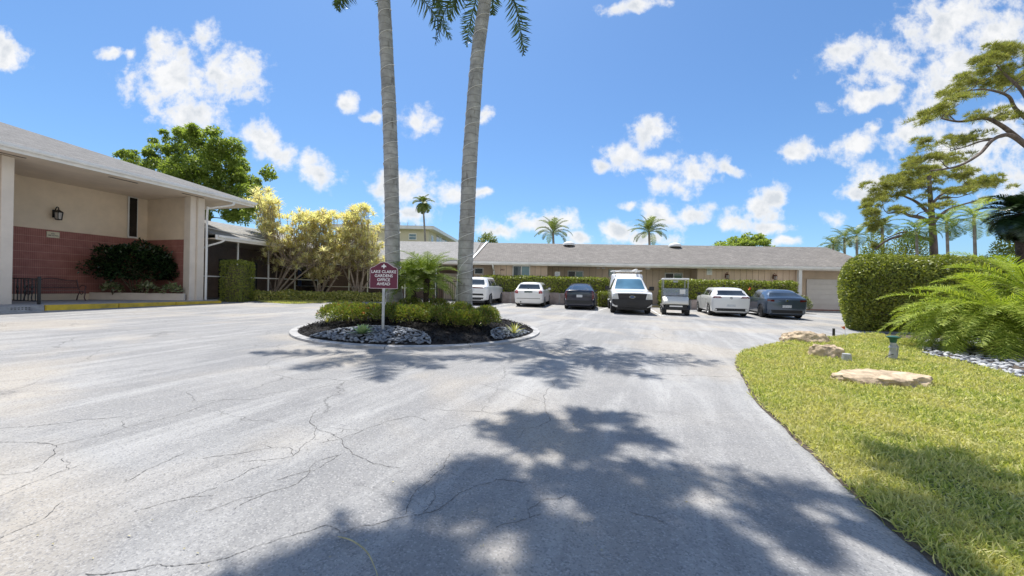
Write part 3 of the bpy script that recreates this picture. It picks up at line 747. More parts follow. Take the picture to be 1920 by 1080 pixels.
ss = [hit(LO, LRZ, x, 510, 1.4)[0] for x in pxs]; zr = hit(LO, LRZ, 560, 524, 1.4)[1]
for s_ in ss:
    if s_ < w1: MB().box((s_ - .035, 1.36, .22), (s_ + .035, 1.43, 3.4)).build('post', M['white'], wing)
MB().box((6.4, 1.375, zr - .03), (w1, 1.425, zr + .03)).build('rail', M['white'], wing)
al = [6.42] + [s_ for s_ in ss if s_ < w1 - .3] + [w1]
for a, b in zip(al[:-1], al[1:]):
    MB().box((a + .04, 1.397, .23), (b - .04, 1.403, zr - .035)).build('screen', M['screen'], wing)
    MB().box((a + .04, 1.397, zr + .035), (b - .04, 1.403, 3.38)).build('screen', M['screen'], wing)
for xa, xb in ((411, 440), (449, 482)):
    a, b = hit(LO, LRZ, xa, 500, 4.35)[0], hit(LO, LRZ, xb, 500, 4.35)[0]
    d_ = MB().box((a, 4.33, .24), (b, 4.395, 2.6)).build('door', M['black'], wing)
    MB().box((a + .08, 4.31, .34), (b - .08, 4.329, 2.5)).build('blind', M['blind'], d_)
s_, z_ = hit(LO, LRZ, 562, 520, 2.2)
t = thing('hanging_banner', 'narrow blue cloth banner hanging inside the dark porch', 'banner', lw(s_, 2.2, 2.2), LRZ)
mb = MB(); mb.box((-.16, -.01, -1.2), (.16, .01, .3)); mb.build('cloth', M['blue'], t); MB().tube([(0, 0, .3), (0, 0, 1.2)], .008, 5).build('cord', M['black'], t)
s_, z_ = hit(LO, LRZ, 651, 508, 4.38)
t = thing('wall_picture', 'faded pink picture on the back wall of the dark porch', 'picture', lw(min(s_, 14.6), 4.38, 2.1), LRZ)
MB().box((-.42, -.04, -.6), (.42, 0, .6)).build('frame', M['black'], t); MB().box((-.36, -.05, -.54), (.36, -.041, .54)).build('picture', M['pink'], t)

# ------------------------------------------------------------------ long low building
BO = (-2.0, 27.5, .40); BRZ = -math.atan(.055)
lb = thing('office_building', 'long single storey tan boarded building with tan shingle gable roof behind the cars', 'building', BO, BRZ)
def bw(x, y, z=0):
    c, s = math.cos(BRZ), math.sin(BRZ); return Vector((BO[0] + x * c - y * s, BO[1] + x * s + y * c, BO[2] + z))
hb = lambda x, y, yl: hit(BO, BRZ, x, y, yl)
ezt = hb(1216, 494.5, 0)[1]; ezb = hb(1216, 501, 0)[1]
xl = hb(600, 490, 0)[0] - 2; xv = hb(884, 490, 0)[0]; xr = 27.0
xb1a, xb1b = hb(928, 510, .5)[0], hb(1025, 510, .5)[0]; xb2a, xb2b = hb(1309, 510, .5)[0], hb(1503, 510, .5)[0]
rx_ = hb(1200, 459, 4.9); rz_ = rx_[1]
def roofseg(a, b, z, m, lift=0):
    mb = MB(); t = .1
    mb.add([(a, -.12, z + lift), (b, -.12, z + lift), (b, 4.9, rz_ + lift), (a, 4.9, rz_ + lift), (b, 9.9, z + lift), (a, 9.9, z + lift),
            (a, -.12, z - t), (b, -.12, z - t), (b, 4.9, rz_ - t), (a, 4.9, rz_ - t), (b, 9.9, z - t), (a, 9.9, z - t)],
           [(0, 1, 2, 3), (3, 2, 4, 5), (6, 9, 8, 7), (9, 11, 10, 8), (0, 6, 7, 1), (5, 4, 10, 11), (0, 3, 9, 6), (3, 5, 11, 9), (1, 7, 8, 2), (2, 8, 10, 4)])
    return mb.build('roof', m, lb)
r_main = roofseg(xv + .02, xr, ezt, M['shingle_tan']); r_left = roofseg(xl, xv, ezt, M['shingle_pale'], .035)
MB().bar((xv - .02, -.1, ezt + .06), (xv + .5, 4.85, rz_ + .06), .14, .05).build('flashing', M['white'], r_main)
for px_ in (1066, 1263):
    x_ = hb(px_, 462, 4.6)[0]
    MB().lathe([(.48, -.1), (.48, .05), (.38, .14), (.2, .2), (.03, .22)], 14, c=(x_, 4.3, rz_ - .1)).build('skylight', M['white'], r_main, smooth=50)
mb = MB(); mb.box((xl, -.02, ezb - .02), (xr, .04, ezt - .105)); fa = mb.build('fascia', M['gutter'], lb)
mb = MB(); mb.box((xl, -.15, ezb + .05), (xr, -.025, ezt - .02)); mb.build('gutter', M['gutter'], fa, bevel=.02)
MB().box((xl, .05, ezb + .0), (xr, 2.4, ezb + .03)).build('soffit', M['soffit'], lb)
def boards(a, b, y, z0, z1, m, p=.41):
    mb = MB(); mb.m = 1; mb.box((a, y + .02, z0), (b, y + .15, z1)); mb.m = 0
    n = max(1, round((b - a) / p)); q = (b - a) / n
    for i in range(n): mb.box((a + i * q + .012, y, z0), (a + (i + 1) * q - .012, y + .019, z1))
    return mb
zt = ezb - .003
boards(xb1a, xb1b, .5, -.6, zt, 0).build('wall', [M['board'], M['boardgap']], lb)
boards(xb2a, xb2b, .5, -.6, zt, 0).build('wall', [M['board'], M['boardgap']], lb)
boards(xb1b, xb2a, 1.7, -.6, zt, 0, .46).build('wall', [M['taupe'], M['boardgap']], lb)
mb = MB()
mb.box((xb1b - .06, .502, -.6), (xb1b + .05, 1.69, zt)); mb.box((xb2a - .05, .502, -.6), (xb2a + .06, 1.69, zt)); mb.box((xb1a - .06, .502, -.6), (xb1a + .05, 1.69, zt))
mb.box((xb2b - .12, .502, -.6), (xb2b, 1.69, zt)); mb.box((xb2b, 1.70, -.6), (xr - .5, 1.85, zt)); mb.box((xv, 1.70, -.6), (xb1a - .06, 1.85, zt)); mb.box((xr - .6, 1.86, -.6), (xr - .4, 9.5, zt)); mb.box((xl, 9.3, -.6), (xr - .6, 9.5, zt))
mb.box((xv - .12, 1.86, -.6), (xv, 3.59, zt))
# gable wall
mb.add([(xr - .41, .2, zt), (xr - .41, 9.4, zt), (xr - .41, 4.9, rz_ - .15), (xr - .55, .2, zt), (xr - .55, 9.4, zt), (xr - .55, 4.9, rz_ - .15)], [(0, 1, 2), (5, 4, 3), (0, 3, 4, 1), (1, 4, 5, 2), (2, 5, 3, 0)])
mb.build('wall', M['taupe'], lb)
mb = MB(); mb.box((xl, 3.6, -.6), (xv - .13, 3.75, zt)); mb.build('porch_wall', M['brownwall'], lb)
xp_ = [hb(x, 500, .3)[0] for x in (655, 690, 722, 760, 818)]
for x_ in xp_: MB().box((x_ - .035, .27, -.4), (x_ + .035, .34, ezb - .003)).build('porch_post', M['white'], lb)
for a_, b_ in zip([xl] + xp_[:-1], xp_): MB().box((a_ + .04, .30, -.4), (b_ - .04, .306, ezb - .004)).build('screen', M['screen'], lb)
MB().box((xl, .28, .95), (xp_[-1], .33, 1.0)).build('rail', M['white'], lb)
def window(x0, x1, y0, y1, yl, glasses, mull=True):
    a, zt_ = hb(x0, y0, yl); b, zb_ = hb(x1, y1, yl); f = .07
    mb = MB()
    mb.box((a - f, yl - .045, zt_), (b + f, yl - .004, zt_ + f)); mb.box((a - f, yl - .06, zb_ - f), (b + f, yl - .004, zb_))
    mb.box((a - f, yl - .045, zb_), (a, yl - .004, zt_)); mb.box((b, yl - .045, zb_), (b + f, yl - .004, zt_))
    c = (a + b) / 2
    if mull: mb.box((c - .035, yl - .045, zb_), (c + .035, yl - .004, zt_))
    o = mb.build('window', M['white'], lb)
    if mull:
        MB().box((a, yl - .02, zb_), (c - .036, yl - .005, zt_)).build('pane', M[glasses[0]], o); MB().box((c + .036, yl - .02, zb_), (b, yl - .005, zt_)).build('pane', M[glasses[1]], o)
    else: MB().box((a, yl - .02, zb_), (b, yl - .005, zt_)).build('pane', M[glasses[0]], o)
window(963, 992, 499.5, 522, .5, ('glass', 'glassteal')); window(1066, 1092, 509, 521, 1.7, ('void', 'glassgreen')); window(1248, 1278, 513, 524, 1.7, ('void', 'glassgreen'))
window(891, 905, 503.5, 513, 1.7, ('void',), False)
gx0 = hb(1509, 520, 1.7)[0]
mb = MB()
for i in range(6): mb.box((gx0 + .1, 1.62, .0 + i * .37), (gx0 + 5.2, 1.66, .355 + i * .37))
mb.box((gx0 + .1, 1.661, 0), (gx0 + 5.2, 1.69, 2.2)); mb.build('garage_door', M['garage'], lb, bevel=.008)
MB().box((xb2b + .05, 1.0, -.6), (xr - .6, 1.6, .02)).build('step', M['redstep'], lb)
mb = MB(); xp = hb(1500, 520, .1)[0]; mb.box((xp - .11, .05, -.6), (xp + .11, .25, ezb - .02)); mb.build('pillar', M['white'], lb)
mb = MB(); xd = hb(926, 510, .4)[0]; mb.tube(crspline([(xd - .05, -.1, ezb + .1), (xd - .03, .05, ezb - .2), (xd, .4, ezb - .4), (xd, .42, ezb - .6), (xd, .42, -.3)], 4), .06, 8); mb.build('downspout', M['white'], lb, smooth=50)
x_, z_ = hb(942, 506, .5)
text('house_number', '2901', .18, M['copper'], lb, Matrix.Translation((x_, .49, z_)) @ X90, .006, .003)
# step kerb in the gap between the hedges
mb = MB(); a, b = hb(1190, 571, -.6)[0], hb(1275, 571, -.6)[0]; mb.box((a, -.75, -.5), (b, 1.6, .14)); mb.build('doorway_walk', M['concrete'], None, BO, BRZ)['kind'] = 'structure'
mb = MB(); mb.box((a, -.95, -.5), (b, -.755, .13)); mb.build('faded_kerb', mat('faded_yellow_paint', (.55, .43, .22), .8, .2, 4), None, BO, BRZ, bevel=.02)['kind'] = 'structure'
mb = MB(); a = hb(1505, 584, .2)[0]; mb.box((a, .0, -.5), (xr, .98, -.03)); mb.build('garage_apron', M['concrete'], None, BO, BRZ)['kind'] = 'structure'
# things on the walls
for (x, y, yl, lab) in ((1045, 517, .5, 'white notice board on the tan wall right of the large window'), (1330, 508, .5, 'white notice board on the tan wall above the white hatchback'), (1146, 512, 1.7, 'pale green notice on the taupe wall beside the pickup roof rack')):
    x_, z_ = hb(x, y, yl); t = thing('notice_board', lab, 'notice board', bw(x_, yl - .002, z_), BRZ, 'notice boards on the long building')
    MB().box((-.19, -.03, -.29), (.19, 0, .29)).build('panel', M['white'] if yl < 1 else mat('pale_green_panel', (.42, .52, .46), .6, .1, 8), t, bevel=.006)
    mb = MB()
    for i in range(6): mb.box((-.13, -.0335, .2 - i * .075), (.13 - .05 * (i % 3), -.0305, .23 - i * .075))
    mb.build('print_lines', mat('faint_print', (.50, .58, .62), .6), t)
for x, y, lab in ((1361, 520, 'copper coach lantern on the tan wall above the white hatchback'), (1450, 522, 'copper coach lantern on the tan wall above the blue grey hatchback')):
    x_, z_ = hb(x, y, .5); lantern('wall_lantern', lab, 'wall lamp', bw(x_, .498, z_ + .1), BRZ, M['copper'], 1.3, 'coach lanterns on the tan wall')
x_, z_ = hb(1126, 503, 1.6); t = thing('floodlight', 'twin white floodlight under the eave above the dark hybrid', 'lamp', bw(x_, 1.68, z_ + .1), BRZ)
MB().box((-.1, -.04, .05), (.1, 0, .2)).build('bracket', M['white'], t)
for q in (-.19, .19):
    mb = MB(); mb.box((q - .12, -.3, -.14), (q + .12, -.16, .12)); mb.bar((q * .4, -.03, .12), (q, -.2, .05), .03); mb.build('lamp_head', M['white'], t, bevel=.02)
x_, z_ = hb(1215, 502, .8); t = tag(MB().lathe([(.16, -.10), (.2, 0)], 12).build('ceiling_light', M['white'], None, bw(x_, .8, ezb - .002)), 'small round white light under the office eave above the pickup', 'lamp')
# metal fence by the entry passage
t = thing('metal_fence', 'black metal fence glimpsed between the small palms and right trunk', 'fence', bw(hb(834, 520, -1.2)[0], -1.2, 0), BRZ)
mb = MB(); mb.bar((-.5, 0, 1.5), (1.3, 0, 1.5), .04); mb.bar((-.5, 0, .2), (1.3, 0, .2), .04)
for i in range(13): mb.bar((-.5 + i * .15, 0, 0), (-.5 + i * .15, 0, 1.5), .02)
mb.build('panel', M['black'], t)
for x in (-.55, 1.35): MB().box((x - .05, -.05, -.1), (x + .05, .05, 1.65)).build('post', M['black'], t)
MB().box((-.0, 3.0, -.6), (2.2, 3.5, 2.2)).build('entry_wall', M['creamlight'], lb, (hb(832, 510, 3)[0], 0, 0))

# low stone planter walls before the hedges
def stonewall(a, b, lab, h=.82):
    """blocks with rough faces between two photo points"""
    A_, B_ = Vector(a), Vector(b); d = (B_ - A_); L_ = math.hypot(d.x, d.y); ang = math.atan2(d.y, d.x)
    t = thing('stone_wall', lab, 'wall', A_ - Vector((0, 0, .05)), ang, 'low stone walls below the hedges')
    mb = MB(); x = 0
    while x < L_ - .05:
        wd = min(rnd.uniform(.9, 1.3), L_ - x); mb.box((x + .01, rnd.uniform(-.01, .02), -.2), (x + wd - .01, .35, h + rnd.uniform(-.02, .02))); x += wd
    mb.build('blocks', M['stone'], t, bevel=.03)
    MB().box((0, .03, -.2), (L_, .33, h - .04)).build('mortar', M['concrete'], t)
hz = lambda x, D: P(x, 540, D)
def gd(x, D): p = P(x, 540, D); p.z = zg(p.x, p.y); return p
stonewall(gd(905, 26.6), gd(1132, 25.6), 'low rough stone planter wall behind the white wagon')
stonewall(gd(1296, 24.6), gd(1500, 23.8), 'low rough stone planter wall behind the two hatchbacks', .7)
# wheel stops
ws_m = M['concrete']
for x, y, lab in ((949, 566, 'concrete wheel stop beyond the white sport utility car'), (1034, 567, 'pale concrete wheel stop right of the white wagon')):
    p = G(x, y); o = MB().box((-.75, -.08, -.02), (.75, .08, .13), .02).build('wheel_stop', ws_m, None, p, BRZ, bevel=.02); tag(o, lab, 'wheel stop', 'wheel stops in the car park')

# ------------------------------------------------------------------ far three storey building
FO = P(804, 425, 58)
far = thing('apartment_building', 'cream flat roofed block with louvred windows rising behind the low roofs', 'building', (FO.x, FO.y, .7), 0)
zt = FO.z - .7
mb = MB(); mb.slab([(-14, 0), (0, 0), (1.5, 19), (-12.5, 19)], -.5, zt - .5); mb.build('wall', M['farcream'], far)
mb = MB(); mb.slab([(-15, -.8), (.9, -.8), (2.6, 20), (-15, 20)], zt - .499, zt); mb.build('roof', M['gutter'], far)
def farwin(x0, z0, x1, z1, side=0, m='farglass'):
    mb = MB()
    if not side:
        mb.box((x0 - .1, -.08, z0 - .1), (x1 + .1, -.002, z1 + .1)); o = mb.build('window', M['white'], far); q = MB()
        for i in range(2): q.box((x0, -.1, z0 + .03 + i * (z1 - z0) / 2), (x1, -.081, z0 + (i + 1) * (z1 - z0) / 2 - .05))
        q.build('pane', M[m], o)
    else:
        s = 1.5 / 19; g = lambda y, o_: (y * s + o_, y)
        mb.slab([g(x0 - .1, .002), g(x0 - .1, .08), g(x1 + .1, .08), g(x1 + .1, .002)][::-1], z0 - .1, z1 + .1); o = mb.build('window', M['white'], far)
        MB().slab([g(x0, .081), g(x0, .1), g(x1, .1), g(x1, .081)][::-1], z0, z1).build('pane', M[m], o)
for st in (0, 1, 2):
    z = zt - 2.0 - st * 3
    farwin(-2.9, z, -1.9, z + .85); farwin(-8.9, z, -7.9, z + .85); farwin(1.2, z - .1, 2.2, z + .8, 1)
    for i in range(8): farwin(4.0 + i * 1.75, z - 1.0, 5.4 + i * 1.75, z + 1.3, 1, ('glass', 'farglass')[i % 2])
for i in range(7):
    MB().lathe([(.06, 0), (.05, .5 + rnd.random() * .8)], 6, c=(-9 + i * 1.25, 3, zt)).build('vent_pipe', M['galv'], far)
MB().box((-4.2, 5, zt), (-2.2, 7, zt + .9)).build('roof_unit', M['galv'], far)

# ------------------------------------------------------------------ roundabout island
IC = Vector((-2.6, 11.35, 0)); IR = 3.45
def mz(x, y):                                       # top of the planted mound
    r = math.hypot(x - IC.x, y - IC.y) / (IR - .2)
    return zg(x, y) + .05 + .40 * max(0, 1 - r * r) ** .9
mb = MB(); n = 72
for i in range(12):                                 # kerb in twelve cast lengths
    a0, a1 = i / 12 * 2 * math.pi + .003, (i + 1) / 12 * 2 * math.pi - .003
    q = [a0 + (a1 - a0) * j / 6 for j in range(7)]
    ring = lambda r, dz: [(IC.x + r * math.cos(a), IC.y + r * math.sin(a), zg(IC.x + r * math.cos(a), IC.y + r * math.sin(a)) + dz) for a in q]
    v = ring(IR, -.05) + ring(IR - .02, .05) + ring(IR - .2, .06) + ring(IR - .22, -.05)
    f = [(j + 7 * b, j + 1 + 7 * b, j + 8 + 7 * b, j + 7 + 7 * b) for b in range(3) for j in range(6)] + [(0, 7, 14, 21), (6, 27, 20, 13)]
    mb.add(v, f)
mb.build('island_kerb', M['kerbwhite'])['kind'] = 'structure'
mb = MB(); v = [(IC.x, IC.y, mz(IC.x, IC.y))]; f = []; nr = 12
for i in range(1, nr + 1):
    for j in range(n):
        a = 2 * math.pi * j / n; r = (IR - .205) * i / nr; x, y = IC.x + r * math.cos(a), IC.y + r * math.sin(a)
        v.append((x, y, mz(x, y) + (rnd.uniform(-.012, .012) if i < nr else 0)))
for j in range(n): f.append((0, 1 + j, 1 + (j + 1) % n))
for i in range(nr - 1):
    for j in range(n): f.append((1 + i * n + j, 1 + (i + 1) * n + j, 1 + (i + 1) * n + (j + 1) % n, 1 + i * n + (j + 1) % n))
mb.add(v, f); mb.build('mulch_mound', M['mulch'], smooth=80)['kind'] = 'structure'
E1 = (-3.35, 8.20, 1.62, 1.05); E2 = (.62, 9.55, 1.12, 1.0)
def ine(x, y, e): return ((x - e[0]) / e[2]) ** 2 + ((y - e[1]) / e[3]) ** 2 < 1
def inisl(x, y, d=.24): return np.hypot(x - IC.x, y - IC.y) < IR - d
mzv = np.vectorize(mz)
x = rng.uniform(-6, .9, 16000); y = rng.uniform(7.8, 14.8, 16000)
k = inisl(x, y) & (ine(x, y, E1) | ine(x, y, E2)); xx, yy2 = x[k], y[k]
tag(pebbles('gravel', np.stack([xx, yy2, mzv(xx, yy2) + .015 + rng.random(len(xx)) * .03], 1), .043, M['pebble']), 'dark slate river stones in two beds edging the island', 'gravel', kind='stuff')
k = inisl(x, y) & ~(ine(x, y, E1) | ine(x, y, E2)); xx, yy2 = x[k], y[k]
Pt = np.stack([xx, yy2, mzv(xx, yy2) + .01 + rng.random(len(xx)) * .012], 1); A = rdir(len(xx)); A[:, 2] *= .35
V, F = leaves(Pt, A, np.array([[0, 0, 1.]]) + rdir(len(xx)) * .5, rng.uniform(.04, .10, len(xx)), rng.uniform(.012, .03, len(xx)), .5)
tag(fastmesh('mulch_chips', V, F, M['chip']), 'black shredded bark chips over the island mound', 'mulch', kind='stuff')
for e, lab in ((E1, 'thin metal edging arching round the larger slate bed'), (E2, 'thin metal edging curving round the small slate bed')):
    pts = []
    for i in range(80):
        a = i / 80 * 2 * math.pi; p = (e[0] + e[2] * math.cos(a), e[1] + e[3] * math.sin(a))
        if inisl(np.array(p[0]), np.array(p[1]), .22): pts.append((i, p))
    # rotate so that the arc is contiguous
    j = next((q for q in range(len(pts)) if pts[q][0] - pts[q - 1][0] not in (1, -79)), 0); pts = pts[j:] + pts[:j]
    tag(MB().tube([(p[0], p[1], mz(*p) + .03) for _, p in pts], .014, 5).build('bed_edging', M['galv'], smooth=60), lab, 'edging', 'metal edgings on the island')

# sign
sx = P(718, 600, 8.95); SZ = mz(sx.x, sx.y)
t = thing('directional_sign', 'burgundy arch topped sign reading Lake Clarke Gardens Office Ahead on a steel post', 'sign', (sx.x, sx.y, SZ), R(2))
MB().box((-.03, .005, -.15), (.03, .04, 1.55)).build('post', M['galv'], t)
sc_ = 8.95 / 720
hw, bz = 26.0 * sc_, P(718, 541, 8.95).z - SZ
prof = [(-1, 0), (1, 0), (1, 37), (.99, 37.5)]
zs_ = [(1, .0), (1, 36.5), (.9, 39.5), (.72, 40.8), (.5, 44.5), (.25, 48.8), (0, 50.2)]
outl = [(a * hw, b * sc_) for a, b in zs_] + [(-a * hw, b * sc_) for a, b in zs_[-2::-1]]
def plate(o_, y0, y1, k): 
    cz = 24 * sc_; v = [(x * k[0], y0, bz + cz + (z - cz) * k[1]) for x, z in o_] + [(x * k[0], y1, bz + cz + (z - cz) * k[1]) for x, z in o_]
    n_ = len(o_); return MB().add(v, [tuple(range(n_)), tuple(range(n_, 2 * n_))[::-1]] + [(i, (i + 1) % n_, n_ + (i + 1) % n_, n_ + i) for i in range(n_)])
plate(outl, -.004, .004, (1, 1)).build('border', M['pinkedge'], t); plate(outl, -.0075, -.0045, (.968, .968)).build('panel', M['purple'], t)
for i, s in enumerate(('LAKE CLARKE', 'GARDENS', 'OFFICE', 'AHEAD')):
    text('lettering', s, .093, M['signwhite'], t, Matrix.Translation((0, -.0085, bz + (31.3 - i * 7.6) * sc_)) @ X90, .0008, .0012)
# three-armed emblem like an upward leaf
mb = MB(); ez0 = bz + 37.5 * sc_; u = sc_
def fl(pts): mb.add([(x * u, -.0088, ez0 + z * u) for x, z in pts] + [(x * u, -.0076, ez0 + z * u) for x, z in pts], [tuple(range(len(pts))), tuple(range(len(pts), 2 * len(pts)))[::-1]] + [(i, (i + 1) % len(pts), len(pts) + (i + 1) % len(pts), len(pts) + i) for i in range(len(pts))])
fl([(-.7, 0), (.7, 0), (.7, 3), (1.7, 6), (0, 9.2), (-1.7, 6), (-.7, 3)])
for s in (1, -1): fl([(s * .8, 3), (s * 2.0, 5.6), (s * 3.6, 5.6), (s * 4.4, 3.6), (s * 3.9, 2.0), (s * 3.2, 3.4), (s * 2.4, 3.6), (s * 1.0, 1.4)])
mb.build('emblem', M['signwhite'], t)

# ------------------------------------------------------------------ plant builders
def foliage_ball(n, r, flat=.7, low=-.2):
    d = rdir(n); d[:, 2] = np.where(d[:, 2] < low, -d[:, 2], d[:, 2]); q = rng.uniform(.35, 1, n) ** .5
    return d, d * q[:, None] * np.array([r[0], r[1], r[2]])
def shrub(name, label, cat_, base, r, n, L, W, m, group=None, flowers=0, stems=7):
    t = thing(name, label, cat_, base, rnd.uniform(0, 6), group)
    d, p = foliage_ball(n, r); p[:, 2] += r[2] * .45
    V, F = leaves(p, d * .7 + rdir(n) * .7 + np.array([0, 0, .35]), rdir(n) * .7 + np.array([0, 0, 1.]), L * rng.uniform(.6, 1.3, n), W * rng.uniform(.7, 1.2, n), .45, .15)
    fastmesh('foliage', V, F, m, t)
    mb = MB()
    for i in range(stems):
        a = rnd.uniform(0, 6.28); e = rnd.uniform(.4, .9)
        mb.tube([(0, 0, -.04), (math.cos(a) * r[0] * e * .5, math.sin(a) * r[1] * e * .5, r[2] * .5), (math.cos(a) * r[0] * e, math.sin(a) * r[1] * e, r[2] * rnd.uniform(.8, 1.3))], [.012, .008, .004], 4)
    mb.build('stems', M['stem'], t)
    if flowers:
        d, p = foliage_ball(flowers, r, low=.2); p = d * np.array(r) * .98; p[:, 2] += r[2] * .5
        k = 8; pp = np.repeat(p, k, 0) + rng.normal(size=(flowers * k, 3)) * .018
        V, F = leaves(pp, rdir(len(pp)), np.array([[0, 0, 1.]]) + rdir(len(pp)) * .4, .03, .024); fastmesh('flowers', V, F, M['flower'], t)
    return t
# low flowering shrubs round the island
row = [(628, 592, 10.3), (652, 590, 9.9), (678, 590, 9.8), (700, 592, 10.2), (735, 598, 9.7), (768, 598, 9.6), (796, 592, 10.2), (826, 594, 9.7), (856, 594, 9.6), (884, 592, 9.7), (908, 588, 10.2), (770, 580, 11.0), (820, 578, 11.2), (668, 580, 10.9), (640, 580, 11.3), (912, 580, 11.3), (862, 582, 10.6)]
wh = {0: 'at the left end of the island row', 1: 'second from the left on the island', 2: 'left of the sign post on the island', 3: 'directly behind the sign post', 4: 'just right of the sign post', 5: 'before the left small palm trunk', 6: 'between the two small palm trunks and right trunk', 7: 'left of the right big palm trunk',
      8: 'before the foot of the right big palm trunk', 9: 'right of the right big palm trunk', 10: 'at the right end of the island row', 11: 'behind, beside the left small palm trunk', 12: 'behind, between small palms and right trunk', 13: 'behind, left of the left big palm trunk', 14: 'behind, far left of the island', 15: 'behind, far right of the island', 16: 'tucked behind the row by the right big trunk'}
for i, (x, y, D) in enumerate(row):
    p = P(x, y, D); p.z = mz(p.x, p.y); s = rnd.uniform(.9, 1.12)
    shrub('ixora_shrub', ('low red tinged green shrub ' if i % 3 == 0 else 'low leafy green shrub ') + wh[i], 'shrub', p, (.46 * s, .42 * s, .31 * s), 1900, .058, .026, M['ixora'], 'low shrubs on the island', 5 if i in (0, 6, 13, 2) else 0)

def rosette(n, L, W, droop, up=.35, spread=1):
    a = np.arange(n) * 2.39996; t = np.arange(n) / n
    el = R(80) * (1 - t) + R(8) * t * spread
    A = np.stack([np.cos(a) * np.cos(el), np.sin(a) * np.cos(el), np.sin(el)], 1)
    N = np.stack([-np.cos(a) * np.sin(el), -np.sin(a) * np.sin(el), np.cos(el)], 1)
    return blades(A * .02, A, N, L * (.6 + .4 * t), W, droop)
def rosette_plant(name, label, base, n, L, W, m, droop=.15):
    V, F = rosette(n, L, W, droop); o = fastmesh(name, V, F, m, None, base); tag(o, label, 'plant'); return o
p = P(680, 632, 8.6); p.z = mz(p.x, p.y) + .04
rosette_plant('agave', 'pale green agave rosette in the larger slate bed beside the sign post', p, 26, .36, .085, M['agave'], .06)
p = P(964, 612, 9.85); p.z = mz(p.x, p.y) + .03
rosette_plant('spiky_plant', 'upright spiky grey green plant in the small slate bed', p, 20, .48, .035, M['croton'], .12)
p = P(614, 596, 10.2); p.z = mz(p.x, p.y) + .02
rosette_plant('spiky_plant', 'small pale spiky plant at the left end of the island shrubs', p, 16, .3, .03, M['croton'], .12)

def frond(L, el0, el1, az, nl, ll, lw_, vee=.5, plum=0, twist=0, start=.18, ns=10):
    """a pinnate leaf from the origin: returns (verts, faces)"""
    ts = np.linspace(0, 1, ns + 1); el = el0 + (el1 - el0) * ts ** 1.25; st = L / ns
    az_ = az + twist * ts
    d = np.stack([np.cos(az_) * np.cos(el), np.sin(az_) * np.cos(el), np.sin(el)], 1)
    pt = np.concatenate([[np.zeros(3)], np.cumsum(d[:-1] * st, 0)])
    t = np.repeat(np.linspace(start, 1, nl), 2); side = np.tile([1., -1.], nl)
    q = np.stack([np.interp(t, ts, pt[:, i]) for i in range(3)], 1); T = unit(np.stack([np.interp(t, ts, d[:, i]) for i in range(3)], 1))
    h = np.stack([-np.sin(az + twist * t), np.cos(az + twist * t), 0 * t], 1); U = np.cross(h, T); U = unit(np.where(U[:, 2:] < 0, U, U)); U = np.cross(T, h)
    prof = np.sin(np.clip((t - start) / (1 - start), 0, 1) * math.pi * .86 + .35) ** .7
    A = T * (.45 + .35 * t[:, None]) + h * side[:, None] + U * vee + rdir(len(t)) * .08
    if plum: A = A + (h * rng.normal(size=(len(t), 1)) + U * rng.normal(size=(len(t), 1))) * plum
    V1, F1 = blades(q, A, U + rdir(len(t)) * .1, ll * prof * rng.uniform(.9, 1.08, len(t)), lw_, .22)
    # midrib as a slim three sided stalk
    w_ = np.linspace(.016, .003, ns + 1)[:, None] * max(1, L / 1.6); hh = np.stack([-np.sin(az_), np.cos(az_), 0 * az_], 1); uu = np.cross(d, hh)
    V2 = np.stack([pt + hh * w_, pt - hh * w_, pt + uu * w_ * -1.3], 1).reshape(-1, 3); F2 = []
    for i in range(ns):
        for j in range(3): F2.append((i * 3 + j, i * 3 + (j + 1) % 3, i * 3 + 3 + (j + 1) % 3, i * 3 + 3 + j))
    return cat([(V1, F1), (V2, np.array(F2))])
def crown(nf, L, nl, ll, lw_, el_hi=80, el_lo=-5, droop=75, vee=.45, plum=0, extra=(), ns=10):
    parts = []
    for i in range(nf):
        f = i / max(1, nf - 1); az = i * 2.39996 + rnd.uniform(-.25, .25); el = R(el_hi + (el_lo - el_hi) * f + rnd.uniform(-7, 7))
        parts.append(frond(L * rnd.uniform(.85, 1.1), el, el - R(droop * rnd.uniform(.75, 1.2)), az, nl, ll, lw_, vee, plum, rnd.uniform(-.3, .3), ns=ns))
    for az, e0, e1, l in extra: parts.append(frond(l, R(e0), R(e1), R(az), nl, ll, lw_, vee, plum, 0, ns=ns))
    return cat(parts)
def ringed_trunk(path, rad, m):
    """palm trunk with leaf scar rings as real ridges"""
    pts = crspline(path, 40); k = len(pts); rr = np.interp(np.linspace(0, 1, k), np.linspace(0, 1, len(rad)), rad); L_ = 0; out = []; last = 0
    for i, p in enumerate(pts):
        if i: L_ += (p - pts[i - 1]).length
        ph = (L_ / .19) % 1; out.append(rr[i] * (1 + (.035 * math.exp(-(ph / .16) ** 2)) + .012 * math.sin(L_ * 3.1)))
    return MB().tube(pts, out, 20).build('trunk', m, None, smooth=70)
